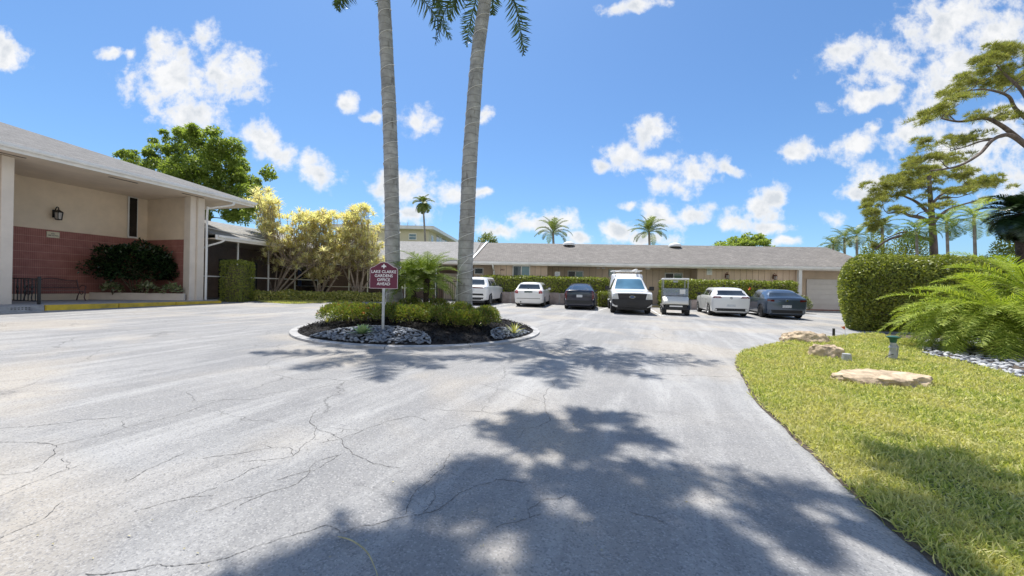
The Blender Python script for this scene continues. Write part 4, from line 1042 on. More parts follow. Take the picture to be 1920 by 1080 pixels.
def royal_trunk_mat():
    m, nt, b = new_mat('ringed_palm_trunk'); v = objco(nt); s = nd(nt, 'ShaderNodeSeparateXYZ'); lk(nt, v, s.inputs[0])
    wob = math_(nt, 'MULTIPLY', math_(nt, 'SUBTRACT', noise_(nt, v, 1.6, 3), .5), .16)
    fz = math_(nt, 'FRACT', math_(nt, 'DIVIDE', math_(nt, 'ADD', s.outputs[2], wob), .23))
    base = ramp_(nt, noise_(nt, v, 3.2, 7, .65), [(.3, (.22, .215, .205)), (.52, (.37, .365, .345)), (.75, (.54, .53, .50))])
    base = mix_(nt, math_(nt, 'MULTIPLY', ramp_(nt, fz, [(0, (1, 1, 1)), (.07, (.8, .8, .8)), (.13, (0, 0, 0)), (1, (0, 0, 0))]), .6), base, (.15, .135, .12))
    mp = nd(nt, 'ShaderNodeMapping'); mp.inputs['Scale'].default_value = (5, 5, 1.1); lk(nt, v, mp.inputs[0])
    base = mix_(nt, math_(nt, 'MULTIPLY', ramp_(nt, noise_(nt, mp.outputs[0], 1.5, 5, .6), [(.60, (0, 0, 0)), (.68, (1, 1, 1))]), .6), base, (.12, .105, .09))
    lk(nt, base, b.inputs['Base Color']); b.inputs['Roughness'].default_value = .85
    bump_(nt, b, math_(nt, 'ADD', noise_(nt, v, 30, 4, .6), math_(nt, 'MULTIPLY', fz, .6)), .5, .02)
    return m
M['royaltrunk'] = royal_trunk_mat()
DP = 11.7
def royal(label, path_px, rad, extra, seed, lift_=.5):
    rnd.seed(seed)
    path = [P(x, y, DP) for x, y in path_px]; b = path[0].copy(); b.z = mz(b.x, b.y) - .05; path[0] = b
    t = thing('royal_palm', label, 'palm tree', b)
    tr = ringed_trunk([p - b for p in path], rad, M['royaltrunk']); tr.parent = t
    top = path[-1] - b; up = (path[-1] - path[-2]).normalized()
    MB().tube([top - up * .25, top + up * .1, top + up * .8, top + up * 1.3], [rad[-1] * 1.02, rad[-1] * 1.15, rad[-1] * .75, .06], 14).build('crownshaft', mat('green_crownshaft', (.20, .21, .12), .5, .15, 4, stretch=(3, 3, .4)), t, smooth=70)
    V, F = crown(11, 2.3, 56, .55, .034, 72, -15, 75, .25, .55, extra, 12)
    V = V + np.array(top + up * lift_)
    fastmesh('crown', V, F, M['royal'], t)
    # root flare
    mb = MB()
    for i in range(22):
        a = i / 22 * 6.283 + rnd.uniform(-.1, .1); c_, s_ = math.cos(a), math.sin(a); mb.tube([(c_ * rad[0] * .85, s_ * rad[0] * .85, .32), (c_ * rad[0] * 1.15, s_ * rad[0] * 1.15, .12), (c_ * rad[0] * 1.5, s_ * rad[0] * 1.5, -.02)], [.03, .035, .02], 5)
    mb.build('root_flare', M['palmdark'], t)
    # light wire wound round the trunk
    pts = crspline([p for p in path], 40); w_ = []; k = len(pts); rr = np.interp(np.linspace(0, 1, k), np.linspace(0, 1, len(rad)), rad); L_ = 0
    for i, p in enumerate(pts):
        if i: L_ += (p - pts[i - 1]).length
        w_.append((L_, p, rr[i]))
    Ls = [q[0] for q in w_]; out = []
    for l in np.arange(.3, Ls[-1], .035):
        i = min(len(Ls) - 2, max(0, int(np.searchsorted(Ls, l)) - 1)); f = (l - Ls[i]) / max(1e-6, Ls[i + 1] - Ls[i]); p = w_[i][1].lerp(w_[i + 1][1], f); a = l / .56 * 6.283 + seed; r = w_[i][2] * 1.045 + .006
        out.append(p + Vector((math.cos(a) * r, math.sin(a) * r, .05 * math.sin(a * .37))))
    return t, out
t, wire = royal('tall grey ringed palm leaning left behind the burgundy sign', [(741, 590), (738, 530), (736, 480), (735, 400), (733, 300), (730.5, 220), (725, 100), (720, 0), (716, -70)], [.265, .235, .222, .217, .213, .208, .198, .188, .18],
  [(20, 5, -50, 2.6), (60, 20, -25, 2.8), (150, 0, -60, 2.4), (48, -15, -40, 3.0)], 3, .3)
tag(MB().tube(wire, .007, 4).build('string_lights', M['white']), 'white light wire wound round the palm behind the sign', 'string lights', 'light wires on the palms')
t, wire = royal('tall grey ringed palm curving right beside the white sport utility car', [(869, 580), (871, 530), (873, 480), (876.6, 400), (881, 300), (886.5, 220), (896, 100), (910, 0), (921, -60)], [.27, .24, .23, .228, .223, .216, .203, .188, .178],
  [(-4, 30, -84, 4.3), (6, 26, -82, 4.0), (165, -30, -88, 3.3), (60, -20, -85, 3.0), (120, -15, -80, 2.8)], 9)
mb = MB().tube(wire, .007, 4)
mb.tube(crspline([P(853, 560, 11.3), P(858, 520, 11.35), P(864, 500, 11.3), P(878, 485, 11.36)], 6), .006, 4); mb.tube(crspline([P(858, 520, 11.35), P(857, 560, 11.2), P(860, 585, 11.2)], 4), .006, 4)
tag(mb.build('string_lights', M['white']), 'white light wire wound round the palm before the white car', 'string lights', 'light wires on the palms')
rnd.seed(21)
# pair of slender date palms on the island
def small_palm(label, base, top, nf, L, m, nl=34, ll=.26, lw_=.014, r0=.075, group=None, el=(78, -25), droop=70, ns=9, plum=.22):
    t = thing('date_palm', label, 'palm tree', base, 0, group); tp = top - base
    pts = crspline([Vector((0, 0, -.05)), tp * .5 + Vector((rnd.uniform(-.03, .03), 0, 0)), tp], 8)
    k = len(pts); mb = MB().tube(pts, [r0 * (1.1 + .12 * math.sin(i * 2.3)) for i in range(k)], 9)
    for i in range(40):                              # old leaf bases
        q = pts[rnd.randrange(1, k)]; a = rnd.uniform(0, 6.28); e = Vector((math.cos(a), math.sin(a), 0)); mb.tube([q + e * r0 * .8, q + e * (r0 + .035) + Vector((0, 0, .05))], [.016, .008], 4)
    mb.build('trunk', M['palmdark'], t)
    V, F = crown(nf, L, nl, ll, lw_, el[0], el[1], droop, .4, plum, ns=ns); fastmesh('crown', V + np.array(tp), F, m, t)
    return t
for (bx_, tx, ty, lab, L) in ((782, 773, 527, 'slender small palm with arching fronds, left of the island pair', .95), (798, 801, 522, 'slender small palm with arching fronds, right of the island pair', 1.08)):
    b = P(bx_, 575, 11.2); b.z = mz(b.x, b.y); small_palm(lab, b, P(tx, ty, 11.2), 44, L, M['palm'], 38, .25, .011, .07, 'small palms on the island', (80, -12), 72)

# ------------------------------------------------------------------ broad feathery palms on the right bed
for (x, y, D, tx, ty, L, nf, eh, lab) in ((1888, 668, 9.2, 1880, 590, 1.8, 66, 46, 'low feathery palm with stout dark trunk in the pale stone bed'), (1872, 655, 9.7, 1832, 582, 1.9, 62, 26, 'feathery palm leaning left towards the big hedge'), (1960, 660, 9.6, 1932, 548, 1.8, 60, 58, 'feathery palm cut by the right edge of the photo')):
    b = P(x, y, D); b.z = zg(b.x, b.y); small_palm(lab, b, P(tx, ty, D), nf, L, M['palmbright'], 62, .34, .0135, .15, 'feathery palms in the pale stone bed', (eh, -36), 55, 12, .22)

# ------------------------------------------------------------------ hedges
def hedge(name, label, a, b, depth, h, n, L, W, m, group=None, rad=.3, taper=0., z0=.0, lump=.06, cat_='hedge', corem=None, shear=0, dome=0):
    """clipped hedge from a to b along its front foot"""
    a, b = Vector(a), Vector(b); d = b - a; Lx = math.hypot(d.x, d.y); ang = math.atan2(d.y, d.x)
    t = thing(name, label, cat_, a, ang, group)
    area = np.array([Lx * depth, Lx * h, Lx * h, depth * h, depth * h]); f = rng.choice(5, n, p=area / area.sum())
    u, v = rng.random(n), rng.random(n)
    x = np.where(f <= 2, u * Lx, np.where(f == 3, 0, Lx)); y = np.where(f == 0, v * depth, np.where(f == 1, 0, np.where(f == 2, depth, u * depth))); z = np.where(f == 0, h, v * h)
    p = np.stack([x, y, z], 1); r = min(rad, depth * .49, h * .49)
    inn = np.stack([np.clip(x, r, Lx - r), np.clip(y, r, depth - r), np.clip(z, 0, h - r)], 1)
    nr_ = unit(p - inn + 1e-6); p = inn + nr_ * r * (1 - .0)
    g = np.array([noise.noise((q[0] * 1.1, q[1] * 1.1, q[2] * 1.1)) for q in p]) * lump + np.array([noise.noise((q[0] * 4, q[1] * 4, q[2] * 4 + 9)) for q in p]) * lump * .5
    p = p + nr_ * (g[:, None] + rng.uniform(-.10, .03, (n, 1)))
    c = np.array([Lx / 2, depth / 2]); k = 1 - taper * np.clip(1 - p[:, 2] / (h * .55), 0, 1) ** 1.6
    p[:, 0] = c[0] + (p[:, 0] - c[0]) * (1 - (1 - k) * min(1, depth / Lx) ); p[:, 1] = c[1] + (p[:, 1] - c[1]) * k
    dm = lambda x_, y_, z_: z_ * (1 + (dome * (y_ / depth) - dome * .9 * max(0, 1 - x_ / 1.4) ** 2 - dome * .5 * max(0, 1 - (Lx - x_) / 1.6) ** 2) * min(1, max(0, z_ / h - .3)))
    if dome: p[:, 2] = [dm(*q) for q in p]
    p[:, 0] += shear * p[:, 1]; p[:, 2] += z0
    V, F = leaves(p, nr_ * .22 + rdir(n) * .9 + np.array([0, 0, .1]), nr_ + rdir(n) * .5, L * rng.uniform(.6, 1.25, n), W * rng.uniform(.7, 1.2, n), .45, .14)
    fastmesh('foliage', V, F, m, t)
    mb = MB(); i_ = .16 + rad * .25; zt_ = z0 + h - i_ - .03; tp = taper
    k0 = 1 - tp
    yl, yh = c[1] - (depth / 2 - i_) * k0, c[1] + (depth / 2 - i_) * k0
    mb.add([(i_ * 1.2, yl, z0), (Lx - i_ * 1.2, yl, z0), (Lx - i_ * 1.2, yh, z0), (i_ * 1.2, yh, z0), (i_, i_, z0 + h * .55), (Lx - i_, i_, z0 + h * .55), (Lx - i_, depth - i_, z0 + h * .55), (i_, depth - i_, z0 + h * .55), (i_ * 1.6, i_ * 1.6, zt_), (Lx - i_ * 1.6, i_ * 1.6, zt_), (Lx - i_ * 1.6, depth - i_ * 1.6, zt_), (i_ * 1.6, depth - i_ * 1.6, zt_)],
           [(0, 1, 5, 4), (1, 2, 6, 5), (2, 3, 7, 6), (3, 0, 4, 7), (4, 5, 9, 8), (5, 6, 10, 9), (6, 7, 11, 10), (7, 4, 8, 11), (8, 9, 10, 11), (3, 2, 1, 0)])
    mb.v = [(q[0] + shear * q[1], q[1], z0 + (dm(q[0], q[1], q[2] - z0) if dome else q[2] - z0)) for q in mb.v]
    for i in range(int(Lx * 5)):
        x_ = rnd.uniform(.5, Lx - .4) if Lx > 1.5 else Lx * rnd.uniform(.35, .65); y_ = yl - rnd.uniform(-.1, .12); x_ += shear * y_; mb.tube([(x_, y_ + .1, -.1), (x_ + rnd.uniform(-.15, .15), y_ - .02, h * .25), (x_ + rnd.uniform(-.2, .2), y_ - .1 * rnd.random(), h * .5)], [.025, .018, .008], 4)
    mb.build('stems', corem or M['stem'], t)
    return t
# big rounded hedge on the right
a = gd(1602, 13.6); a.z = zg(a.x, a.y)
b = Vector((19.2, 14.0, zg(19, 14)))
hedge('tall_hedge', 'tall clipped rounded hedge with sunlit top at the lawn corner', Vector((11.8, 13.7, zg(11.8, 13.7))), Vector((18.5, 13.9, zg(18.5, 13.9))), 3.2, 2.78, 62000, .10, .06, M['hedge'], None, .95, .26, 0, .08, shear=.85, dome=.10)
t_ = gd(905, 26.9); b_ = gd(1136, 25.9)
hz_ = lambda x, y, D: P(x, y, D).z
h1 = hedge('clipped_hedge', 'long clipped hedge above the stone wall behind the white wagon', gd(898, 26.9) + Vector((0, 0, .2)), gd(1142, 25.9) + Vector((0, 0, .2)), 1.1, 1.62, 14000, .12, .075, M['hedgebright'], 'clipped hedges along the long building', .18, 0, 0, .07)
h2 = hedge('clipped_hedge', 'long clipped hedge behind the golf cart and hatchbacks', gd(1242, 25.2), gd(1497, 24.1) , 1.1, 1.86, 16000, .12, .075, M['hedgebright'], 'clipped hedges along the long building', .18, 0, 0, .07)
o = shrub('round_shrub', 'loose pale flowering shrub at the right end of the hatchback hedge', 'shrub', gd(1505, 23.8), (.5, .5, .75), 1300, .1, .06, M['varieg'])
p = P(1405, 541, 24.2); V, F = leaves(np.tile(np.array(p), (14, 1)), rdir(14), rdir(14), .12, .1); tag(fastmesh('hibiscus_flower', V, F, M['flower']), 'single red flower on the hedge between the hatchbacks', 'flower')
hedge('cube_shrub', 'small dark cube clipped shrub left of the white pickup', gd(1124, 24.6), gd(1147, 24.5), .8, .98, 1900, .09, .05, M['hedge'], None, .08, cat_='shrub')
a = G(409, 566); b = G(452, 567)
hedge('column_shrub', 'tall dark block clipped shrub at the lobby corner', a, b, 1.2, 2.2, 7000, .075, .045, M['hedge'], None, .16, 0, 0, .04, cat_='shrub')
# low yellow green border hedge under the golden shrubs
a = gd(468, 21.3); b = gd(722, 24.0)
hedge('border_hedge', 'low yellow green border hedge below the golden sword leaved shrubs', a, b, .75, .52, 9000, .13, .07, M['croton'], None, .2, 0, 0, .12)
sheet('grass_strip', [tuple(G(x, y))[:2] for x, y in [(492, 567), (560, 570), (640, 566), (720, 562), (724, 557), (470, 561)]], .012, M['turf'])
n = 26000; q = [tuple(G(x, y))[:2] for x, y in [(492, 567), (540, 570), (610, 568), (640, 562), (470, 561)]]
xs_ = rng.uniform(min(a[0] for a in q), max(a[0] for a in q), n); ys_ = rng.uniform(min(a[1] for a in q), max(a[1] for a in q), n); k = inpoly(xs_, ys_, q); xs_, ys_ = xs_[k], ys_[k]; n = len(xs_)
A = rdir(n); A[:, 2] = np.abs(A[:, 2]) + .4; V, F = blades(np.stack([xs_, ys_, .018 * ys_ - .007 * xs_ + .012], 1), A, rdir(n), .09, .02, .3)
tag(fastmesh('grass', V, F, M['grass']), 'strip of rough grass before the golden sword leaved shrubs', 'grass', kind='stuff')

# planting in the corner planter
c_ = lw(4.75, 3.35, .5)
d, p = foliage_ball(7200, (1.75, 1.25, 1.35)); p[:, 2] += 1.0
g = np.array([noise.noise(Vector(q) * 1.4) for q in p]); p *= (1 + .35 * g)[:, None]; p[:, 2] = np.maximum(p[:, 2], .1)
# keep in front of the walls
cz, szn = math.cos(LRZ), math.sin(LRZ); dirw = lambda q: np.stack([q[:, 0] * cz - q[:, 1] * szn, q[:, 0] * szn + q[:, 1] * cz, q[:, 2]], 1)
p[:, 1] = np.minimum(p[:, 1], 1.18); p[:, 0] = np.minimum(p[:, 0], .98)
V, F = leaves(p, d + rdir(len(p)) * .8 - np.array([0, .2, .1]), rdir(len(p)) * .6 + np.array([0, -.4, 1.]), rng.uniform(.1, .2, len(p)), rng.uniform(.06, .1, len(p)), .45, .12)
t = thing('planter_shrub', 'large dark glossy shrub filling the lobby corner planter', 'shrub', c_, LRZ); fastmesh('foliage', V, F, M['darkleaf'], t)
mb = MB()
for i in range(12): mb.tube([(rnd.uniform(-.2, .2), rnd.uniform(-.1, .3), -.1), (rnd.uniform(-.6, .6), rnd.uniform(-.5, .5), .7), (rnd.uniform(-1.1, .8), rnd.uniform(-.8, .8), 1.6)], [.03, .02, .01], 5)
mb.build('stems', M['stem'], t)
for (s_, y_, lab) in ((3.95, 3.75, 'white veined low plant in the planter beside the bench'), (5.25, 1.85, 'white veined low plant trailing at the right end of the planter'), (4.75, 2.75, 'white veined low plant at the middle of the planter edge')):
    q = lw(s_, y_, .48); shrub('arrowhead_plant', lab, 'plant', q, (.42, .36, .34), 130, .2, .12, M['varieg'], 'white veined plants in the planter', 0, 4)

# ------------------------------------------------------------------ golden sword-leaved multi-stem shrubs
def golden(label, bx_, spread_px, crown_pts, D, nros):
    b = gd(bx_, D); t = thing('dracaena_tree', label, 'tree', b, 0, 'golden sword leaved trees before the porch')
    parts = []; mb = MB()
    stems = []
    for i, dx in enumerate(spread_px):
        s0 = Vector((rnd.uniform(-.25, .25), rnd.uniform(-.2, .2), -.05)); e = P(bx_ + dx, 492, D + rnd.uniform(-.8, .8)) - b
        m_ = s0.lerp(e, .5) + Vector((rnd.uniform(-.12, .12), rnd.uniform(-.1, .1), .12)); pts = crspline([s0, m_, e], 6); mb.tube(pts, [.075 - .003 * j for j in range(len(pts))][:len(pts)], 6); stems.append(pts)
    tips = []
    for k in range(nros):
        cx, cy, rx, ry = crown_pts[k % len(crown_pts)]
        a = rnd.uniform(0, 6.283); q = math.sqrt(rnd.random()); x, y = cx + rx * q * math.cos(a), cy + ry * q * math.sin(a)
        tips.append(P(x + rnd.uniform(-16, 16), y + rnd.uniform(-5, 5), D + rnd.uniform(-1.7, 1.5)) - b)
    for e in tips:
        st = min(stems, key=lambda s: (s[-1] - e).length + rnd.uniform(0, .8)); s0 = st[-1 - rnd.randrange(0, 4)]
        mid = s0.lerp(e, .55) + Vector((rnd.uniform(-.2, .2), rnd.uniform(-.2, .2), -.15 - .1 * rnd.random())); pts = crspline([s0, mid, e], 4); mb.tube(pts, [.02 - .0008 * j for j in range(len(pts))], 4, False)
        for q in range(rnd.choice((1, 2, 3))):
            V, F = rosette(19, rnd.uniform(.48, .68), .058, .22, spread=.3 if q == 0 else -1.2); a = rnd.uniform(0, 6.28); tl = rnd.uniform(-.35, .35)
            V = V @ np.array(Matrix.Rotation(a, 3, 'Z') @ Matrix.Rotation(tl, 3, 'X')).T; parts.append((V + np.array(e) - np.array([0, 0, .16 * q]) + (rng.normal(size=3) * np.array([.3, .3, .15]) if q else 0), F))
    mb.build('trunk', M['canes'], t, smooth=60); V, F = cat(parts); fastmesh('crown', V, F, M['drac'], t)
golden('golden sword leaved tree nearest the lobby, with a tall left tip', 515, (-10, 6, 20, 36, 55, 80, 28), [(486, 371, 10, 16), (502, 418, 18, 23), (530, 433, 26, 24), (560, 453, 34, 26), (530, 475, 36, 21), (575, 481, 38, 18), (548, 489, 34, 14), (512, 395, 6, 11), (566, 409, 8, 9)], 24.2, 140)
golden('golden sword leaved tree at the middle of the porch', 600, (-14, -4, 4, 14, 30, 48, -30), [(585, 438, 24, 18), (612, 443, 30, 19), (640, 445, 26, 19), (600, 471, 40, 21), (622, 487, 40, 13), (605, 509, 18, 7), (650, 471, 28, 19), (594, 409, 7, 7), (616, 413, 7, 9)], 25.0, 140)
golden('golden sword leaved tree beside the burgundy sign', 672, (-20, -8, 0, 10, 24, 40, -34), [(665, 435, 22, 18), (690, 437, 20, 16), (680, 463, 38, 21), (700, 463, 18, 26), (672, 487, 40, 16), (700, 499, 18, 12), (655, 479, 28, 18), (676, 393, 3, 4), (662, 411, 8, 7)], 25.4, 140)

# ------------------------------------------------------------------ trees
def clump_tree(name, label, base, trunk, r0, clumps, bark, m, L, W, dens, cat_='tree', needles=False, group=None, twigs=5, limb_r=.7, limbs=(), rough=.13):
    """trunk and limbs: points from the ground up; clumps: (centre, (rx, ry, rz)); every clump hangs on a branch grown from the nearest older branch"""
    t = thing(name, label, cat_, base, 0, group); B = Vector(base)
    tp = crspline([Vector(p) - B for p in trunk], 8); k = len(tp); rad = [r0 * (1 - .62 * i / (k - 1)) for i in range(k)]
    rad[0] *= 1.35; rad[1] *= 1.12
    mb = MB(); mb.tube(tp, rad, 10); parts = []
    sk = [(p, r) for p, r in list(zip(tp, rad))[k // 4:]]
    for pts, ra in limbs:
        pts = crspline([Vector(p) - B for p in pts], 7); n_ = len(pts); rr = [ra * (1 - .72 * i / (n_ - 1)) for i in range(n_)]
        mb.tube(pts, rr, 7); sk += list(zip(pts, rr))[2:]
    cs_ = sorted([(Vector(c) - B, r) for c, r in clumps], key=lambda q: min((p - q[0]).length for p, _ in sk))
    for (c, r) in cs_:
        s0, pr = min(sk, key=lambda q: (q[0] - c).length + max(0, q[0].z - c.z + .15) * 1.0 - q[1] * 1.5)
        e = c - Vector((0, 0, r[2] * .45)); ln = max(.05, (e - s0).length)
        w_ = lambda a: Vector((rnd.uniform(-1, 1), rnd.uniform(-1, 1), rnd.uniform(-.5, .7))) * ln * a
        pts = crspline([s0, s0.lerp(e, .3) + w_(rough), s0.lerp(e, .65) + w_(rough), e], 5); r_ = min(pr * limb_r, .02 + .02 * ln)
        rr = [r_ * (1 - .7 * i / (len(pts) - 1)) for i in range(len(pts))]
        mb.tube(pts, rr, 6); sk += list(zip(pts, rr))[3:]
        n = max(12, int(dens * r[0] * r[1] ** .5 * r[2] ** .5))
        for i in range(twigs):
            d = Vector((rnd.gauss(0, 1), rnd.gauss(0, 1), rnd.gauss(0, .6))).normalized(); q1 = c + Vector((d.x * r[0], d.y * r[1], abs(d.z) * r[2])) * .85
            q0 = pts[-1 - rnd.randrange(0, 6)]; mb.tube(crspline([q0, q0.lerp(q1, .5) + Vector((rnd.uniform(-.12, .12), rnd.uniform(-.12, .12), -.06)) * r[0], q1], 3), [r_ * v for v in (.32, .28, .22, .17, .12, .08, .05)], 4, False)
        nb_ = 5 + int(r[0] * 1.5); cs = np.array([[rnd.gauss(0, .5) * r[0], rnd.gauss(0, .5) * r[1], rnd.gauss(.05, .40) * r[2]] for _ in range(nb_)]); cr = np.array([rnd.uniform(.24, .5) for _ in range(nb_)])
        j = rng.integers(0, nb_, n); d, q = foliage_ball(n, (1, 1, 1), low=-.6); q = cs[j] + q * (cr[j, None] * np.array(r)); p = q + np.array(c)
        if needles:
            kk = 11; pp = np.repeat(p, kk, 0); A = rdir(len(pp)) * .9 + np.repeat(d, kk, 0) * .5 + np.array([0, 0, .55])
            parts.append(leaves(pp, A, rdir(len(pp)), L * rng.uniform(.7, 1.2, len(pp)), W, .3, 0))
        else:
            parts.append(leaves(p, rdir(n) * .8 + d * .5 - np.array([0, 0, .2]), rdir(n) * .6 + np.array([0, 0, 1.]) + d * .3, L * rng.uniform(.6, 1.3, n), W * rng.uniform(.7, 1.2, n), .5, .12))
    mb.build('trunk', bark, t, smooth=60); V, F = cat(parts); fastmesh('crown', V, F, m, t)
    return t
def cl(lst, D, dj=1.5, sx=1.0, sy=1.0):
    out = []
    for x, y, rx, ry in lst:
        q = D + rnd.uniform(-dj, dj); s = q / FPX; out.append((P(x, y, q), (rx * s * sx, rx * s * .9, ry * s * sy)))
    return out
D = 34.0
b = gd(390, D)
clump_tree('shade_tree', 'broad light green tree rising behind the lobby roof', b, [b, P(392, 480, D), P(386, 400, D), P(372, 350, D), P(362, 300, D)], .42,
  cl([(300, 300, 40, 22), (262, 308, 28, 16), (245, 290, 18, 12), (340, 275, 44, 24), (322, 262, 26, 14), (370, 265, 20, 14), (392, 285, 46, 28), (415, 300, 40, 26), (432, 290, 26, 22), (440, 330, 34, 24), (465, 335, 30, 20), (487, 335, 18, 14), (410, 345, 44, 26), (350, 320, 50, 26), (380, 360, 44, 24), (450, 370, 40, 22), (478, 362, 24, 20), (430, 400, 46, 24), (470, 398, 30, 22), (320, 330, 40, 18), (400, 250, 18, 8), (365, 244, 18, 8), (350, 252, 22, 10)], D, 3.5, 1.0, 1.35), M['bark'], M['treeleaf'], .25, .14, 820)
# pine leaning in from the right edge
D = 17.0; b = Vector((25.5, 17.5, zg(25, 17.5)))
clump_tree('pine_tree', 'large spreading pine reaching in from the right edge of the photo', b, [b, P(2030, 430, 17.3), P(1985, 350, D), P(1945, 285, D), P(1945, 235, D), P(1970, 170, D), P(1980, 120, D)], .42,
  cl([(1880, 108, 44, 22), (1850, 128, 36, 18), (1905, 92, 40, 20), (1822, 152, 30, 14), (1900, 150, 40, 14), (1945, 110, 50, 26), (1785, 178, 30, 16), (1762, 200, 26, 14), (1800, 190, 22, 10), (1738, 218, 26, 12), (1718, 234, 18, 9), (1770, 212, 24, 9), (1868, 214, 30, 9), (1890, 220, 24, 10), (1782, 275, 30, 18), (1760, 292, 30, 14), (1745, 268, 22, 10), (1815, 262, 22, 10), (1800, 300, 22, 9), (1722, 300, 22, 10), (1702, 310, 18, 9), (1990, 150, 60, 30), (1985, 220, 50, 20)], D, 1.5), M['pinebark'], M['pine'], .20, .016, 620, needles=True,
  limbs=[([P(1938, 285, D), P(1900, 252, D - .3), P(1872, 232, D - .4), P(1845, 222, D - .3), P(1800, 228, D), P(1765, 222, D)], .11), ([P(1938, 285, D), P(1895, 254, D - .6), P(1862, 262, D - .8), P(1835, 290, D - 1), P(1795, 312, D - 1), P(1745, 320, D - .9)], .10),
         ([P(1945, 240, D), P(1905, 205, D), P(1890, 180, D - .2), P(1850, 168, D - .4), P(1815, 170, D - .4)], .085), ([P(1945, 220, D), P(1915, 170, D + .3), P(1885, 140, D + .5), P(1868, 122, D + .4)], .085)])
# second pine behind the tall hedge
D = 27.0; b = gd(1752, D)
clump_tree('pine_tree', 'tall open crowned pine standing behind the big hedge', b, [b, P(1751, 480, D), P(1748, 420, D), P(1745, 380, D), P(1742, 330, D)], .27,
  cl([(1655, 372, 26, 16), (1640, 385, 18, 14), (1668, 350, 26, 13), (1690, 340, 24, 11), (1640, 418, 18, 14), (1652, 400, 24, 14), (1628, 430, 14, 10), (1700, 328, 26, 12), (1722, 322, 24, 11), (1740, 330, 24, 12), (1765, 332, 26, 11), (1800, 330, 26, 10), (1825, 345, 24, 10), (1850, 345, 24, 10), (1868, 350, 18, 8), (1815, 360, 22, 8), (1780, 365, 20, 8), (1690, 362, 24, 10), (1720, 350, 24, 10), (1760, 385, 20, 8), (1685, 395, 18, 8), (1840, 378, 18, 8), (1640, 462, 12, 5)], D, 2), M['pinebark'], M['pine'], .26, .022, 480, needles=True,
  limbs=[([P(1748, 420, D), P(1725, 408, D - .3), P(1705, 404, D - .5), P(1690, 398, D - .3), P(1665, 400, D)], .16), ([P(1747, 405, D), P(1720, 380, D + .4), P(1700, 370, D + .5), P(1680, 362, D)], .12), ([P(1751, 415, D), P(1775, 395, D), P(1800, 385, D - .2), P(1835, 375, D)], .13), ([P(1746, 385, D), P(1765, 365, D), P(1800, 350, D), P(1840, 352, D)], .1),
         ([P(1752, 450, D), P(1700, 442, D - .4), P(1675, 446, D - .5), P(1655, 456, D - .4), P(1640, 468, D)], .13), ([P(1752, 455, D), P(1715, 440, D - .2), P(1690, 436, D), P(1660, 448, D)], .1)])
# far trees over the roof
D = 48.0; b = gd(1405, D)
clump_tree('round_tree', 'rounded yellow green tree showing over the long roof', b, [b, P(1405, 500, D), P(1403, 460, D)], .3, cl([(1405, 447, 22, 10), (1380, 455, 20, 9), (1430, 455, 20, 9), (1403, 458, 34, 10), (1400, 470, 44, 12)], D), M['bark'], M['treeleaf'], .35, .2, 420)
D = 44.0; b = gd(914, D)
def farpalm(label, x, ytop, D, nf, L, nl=22, ll=.6, lw_=.07, r0=.14, el=(80, -20), droop=80, m=None, base_x=None, cname='palm_tree', trunkm=None, group=None):
    b = gd(base_x or x, D); t = thing(cname, label, 'palm tree', b, 0, group); tp = P(x, ytop, D) - b
    MB().tube(crspline([Vector((0, 0, -.1)), tp * .5 + Vector((.1, 0, 0)), tp], 6), [r0 * (1.15 - .03 * i) for i in range(13)], 8).build('trunk', trunkm or M['trunkpale'], t, smooth=60)
    V, F = crown(nf, L, nl, ll, lw_, el[0], el[1], droop, .35, .05); fastmesh('crown', V + np.array(tp), F, m or M['farpalm'], t); return t
clump_tree('round_tree', 'small rounded bushy palm top over the roof ridge right of the palm trunk', b, [b, P(914, 500, D), P(913, 460, D)], .25, cl([(913, 446, 15, 9), (905, 455, 12, 9), (922, 455, 12, 9)], D), M['bark'], M['farpalm'], .5, .1, 420)
farpalm('tall thin palm before the cream apartment block', 793, 380, 50, 22, 1.5, 18, .55, .08, .13, (75, -50), 75, base_x=800)
farpalm('far palm over the roof ridge with a bare upright spear', 1037, 437, 40, 22, 2.2, 26, .55, .05, el=(85, 0), droop=85)
p = P(1040, 405, 40); tag(MB().tube([P(1037, 470, 40.4), p], [.04, .02], 5).build('antenna_mast', M['galv']), 'thin dark mast rising beside the far palm over the roof', 'mast')
farpalm('far palm over the roof ridge above the golf cart', 1217, 435, 40, 26, 2.1, 26, .55, .05, el=(85, -5), droop=75)
for x, y, D, L, lab in ((1583, 447, 46, 1.9, 'small far palm just right of the roof end'), (1606, 444, 44, 2.1, 'far palm with drooping crown beyond the roof end'), (1562, 459, 48, 1.7, 'lowest far palm peeping over the roof end'), (1654, 425, 38, 1.4, 'thin far palm with a pale bare trunk below the pine')):
    farpalm(lab, x, y, D, 18, L, 18, .5, .06, group='far palms beyond the roof end')
for i, (x, y, D, L, lab) in enumerate(((1718, 432, 24, 1.3, 'feathery yellow green palm left of the pine trunk'), (1775, 418, 23, 1.4, 'feathery palm right of the pine trunk behind the hedge'), (1826, 408, 22, 1.5, 'yellowing feathery palm left of the dark drooping palm'))):
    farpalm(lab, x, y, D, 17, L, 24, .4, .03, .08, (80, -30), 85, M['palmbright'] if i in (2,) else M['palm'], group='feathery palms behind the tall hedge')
farpalm('dark shaggy drooping palm at the right edge behind the feathery palms', 1912, 400, 18, 44, 1.35, 30, .6, .04, .2, (80, -75), 70, M['darkleaf'], cname='fan_palm', trunkm=M['palmdark'])
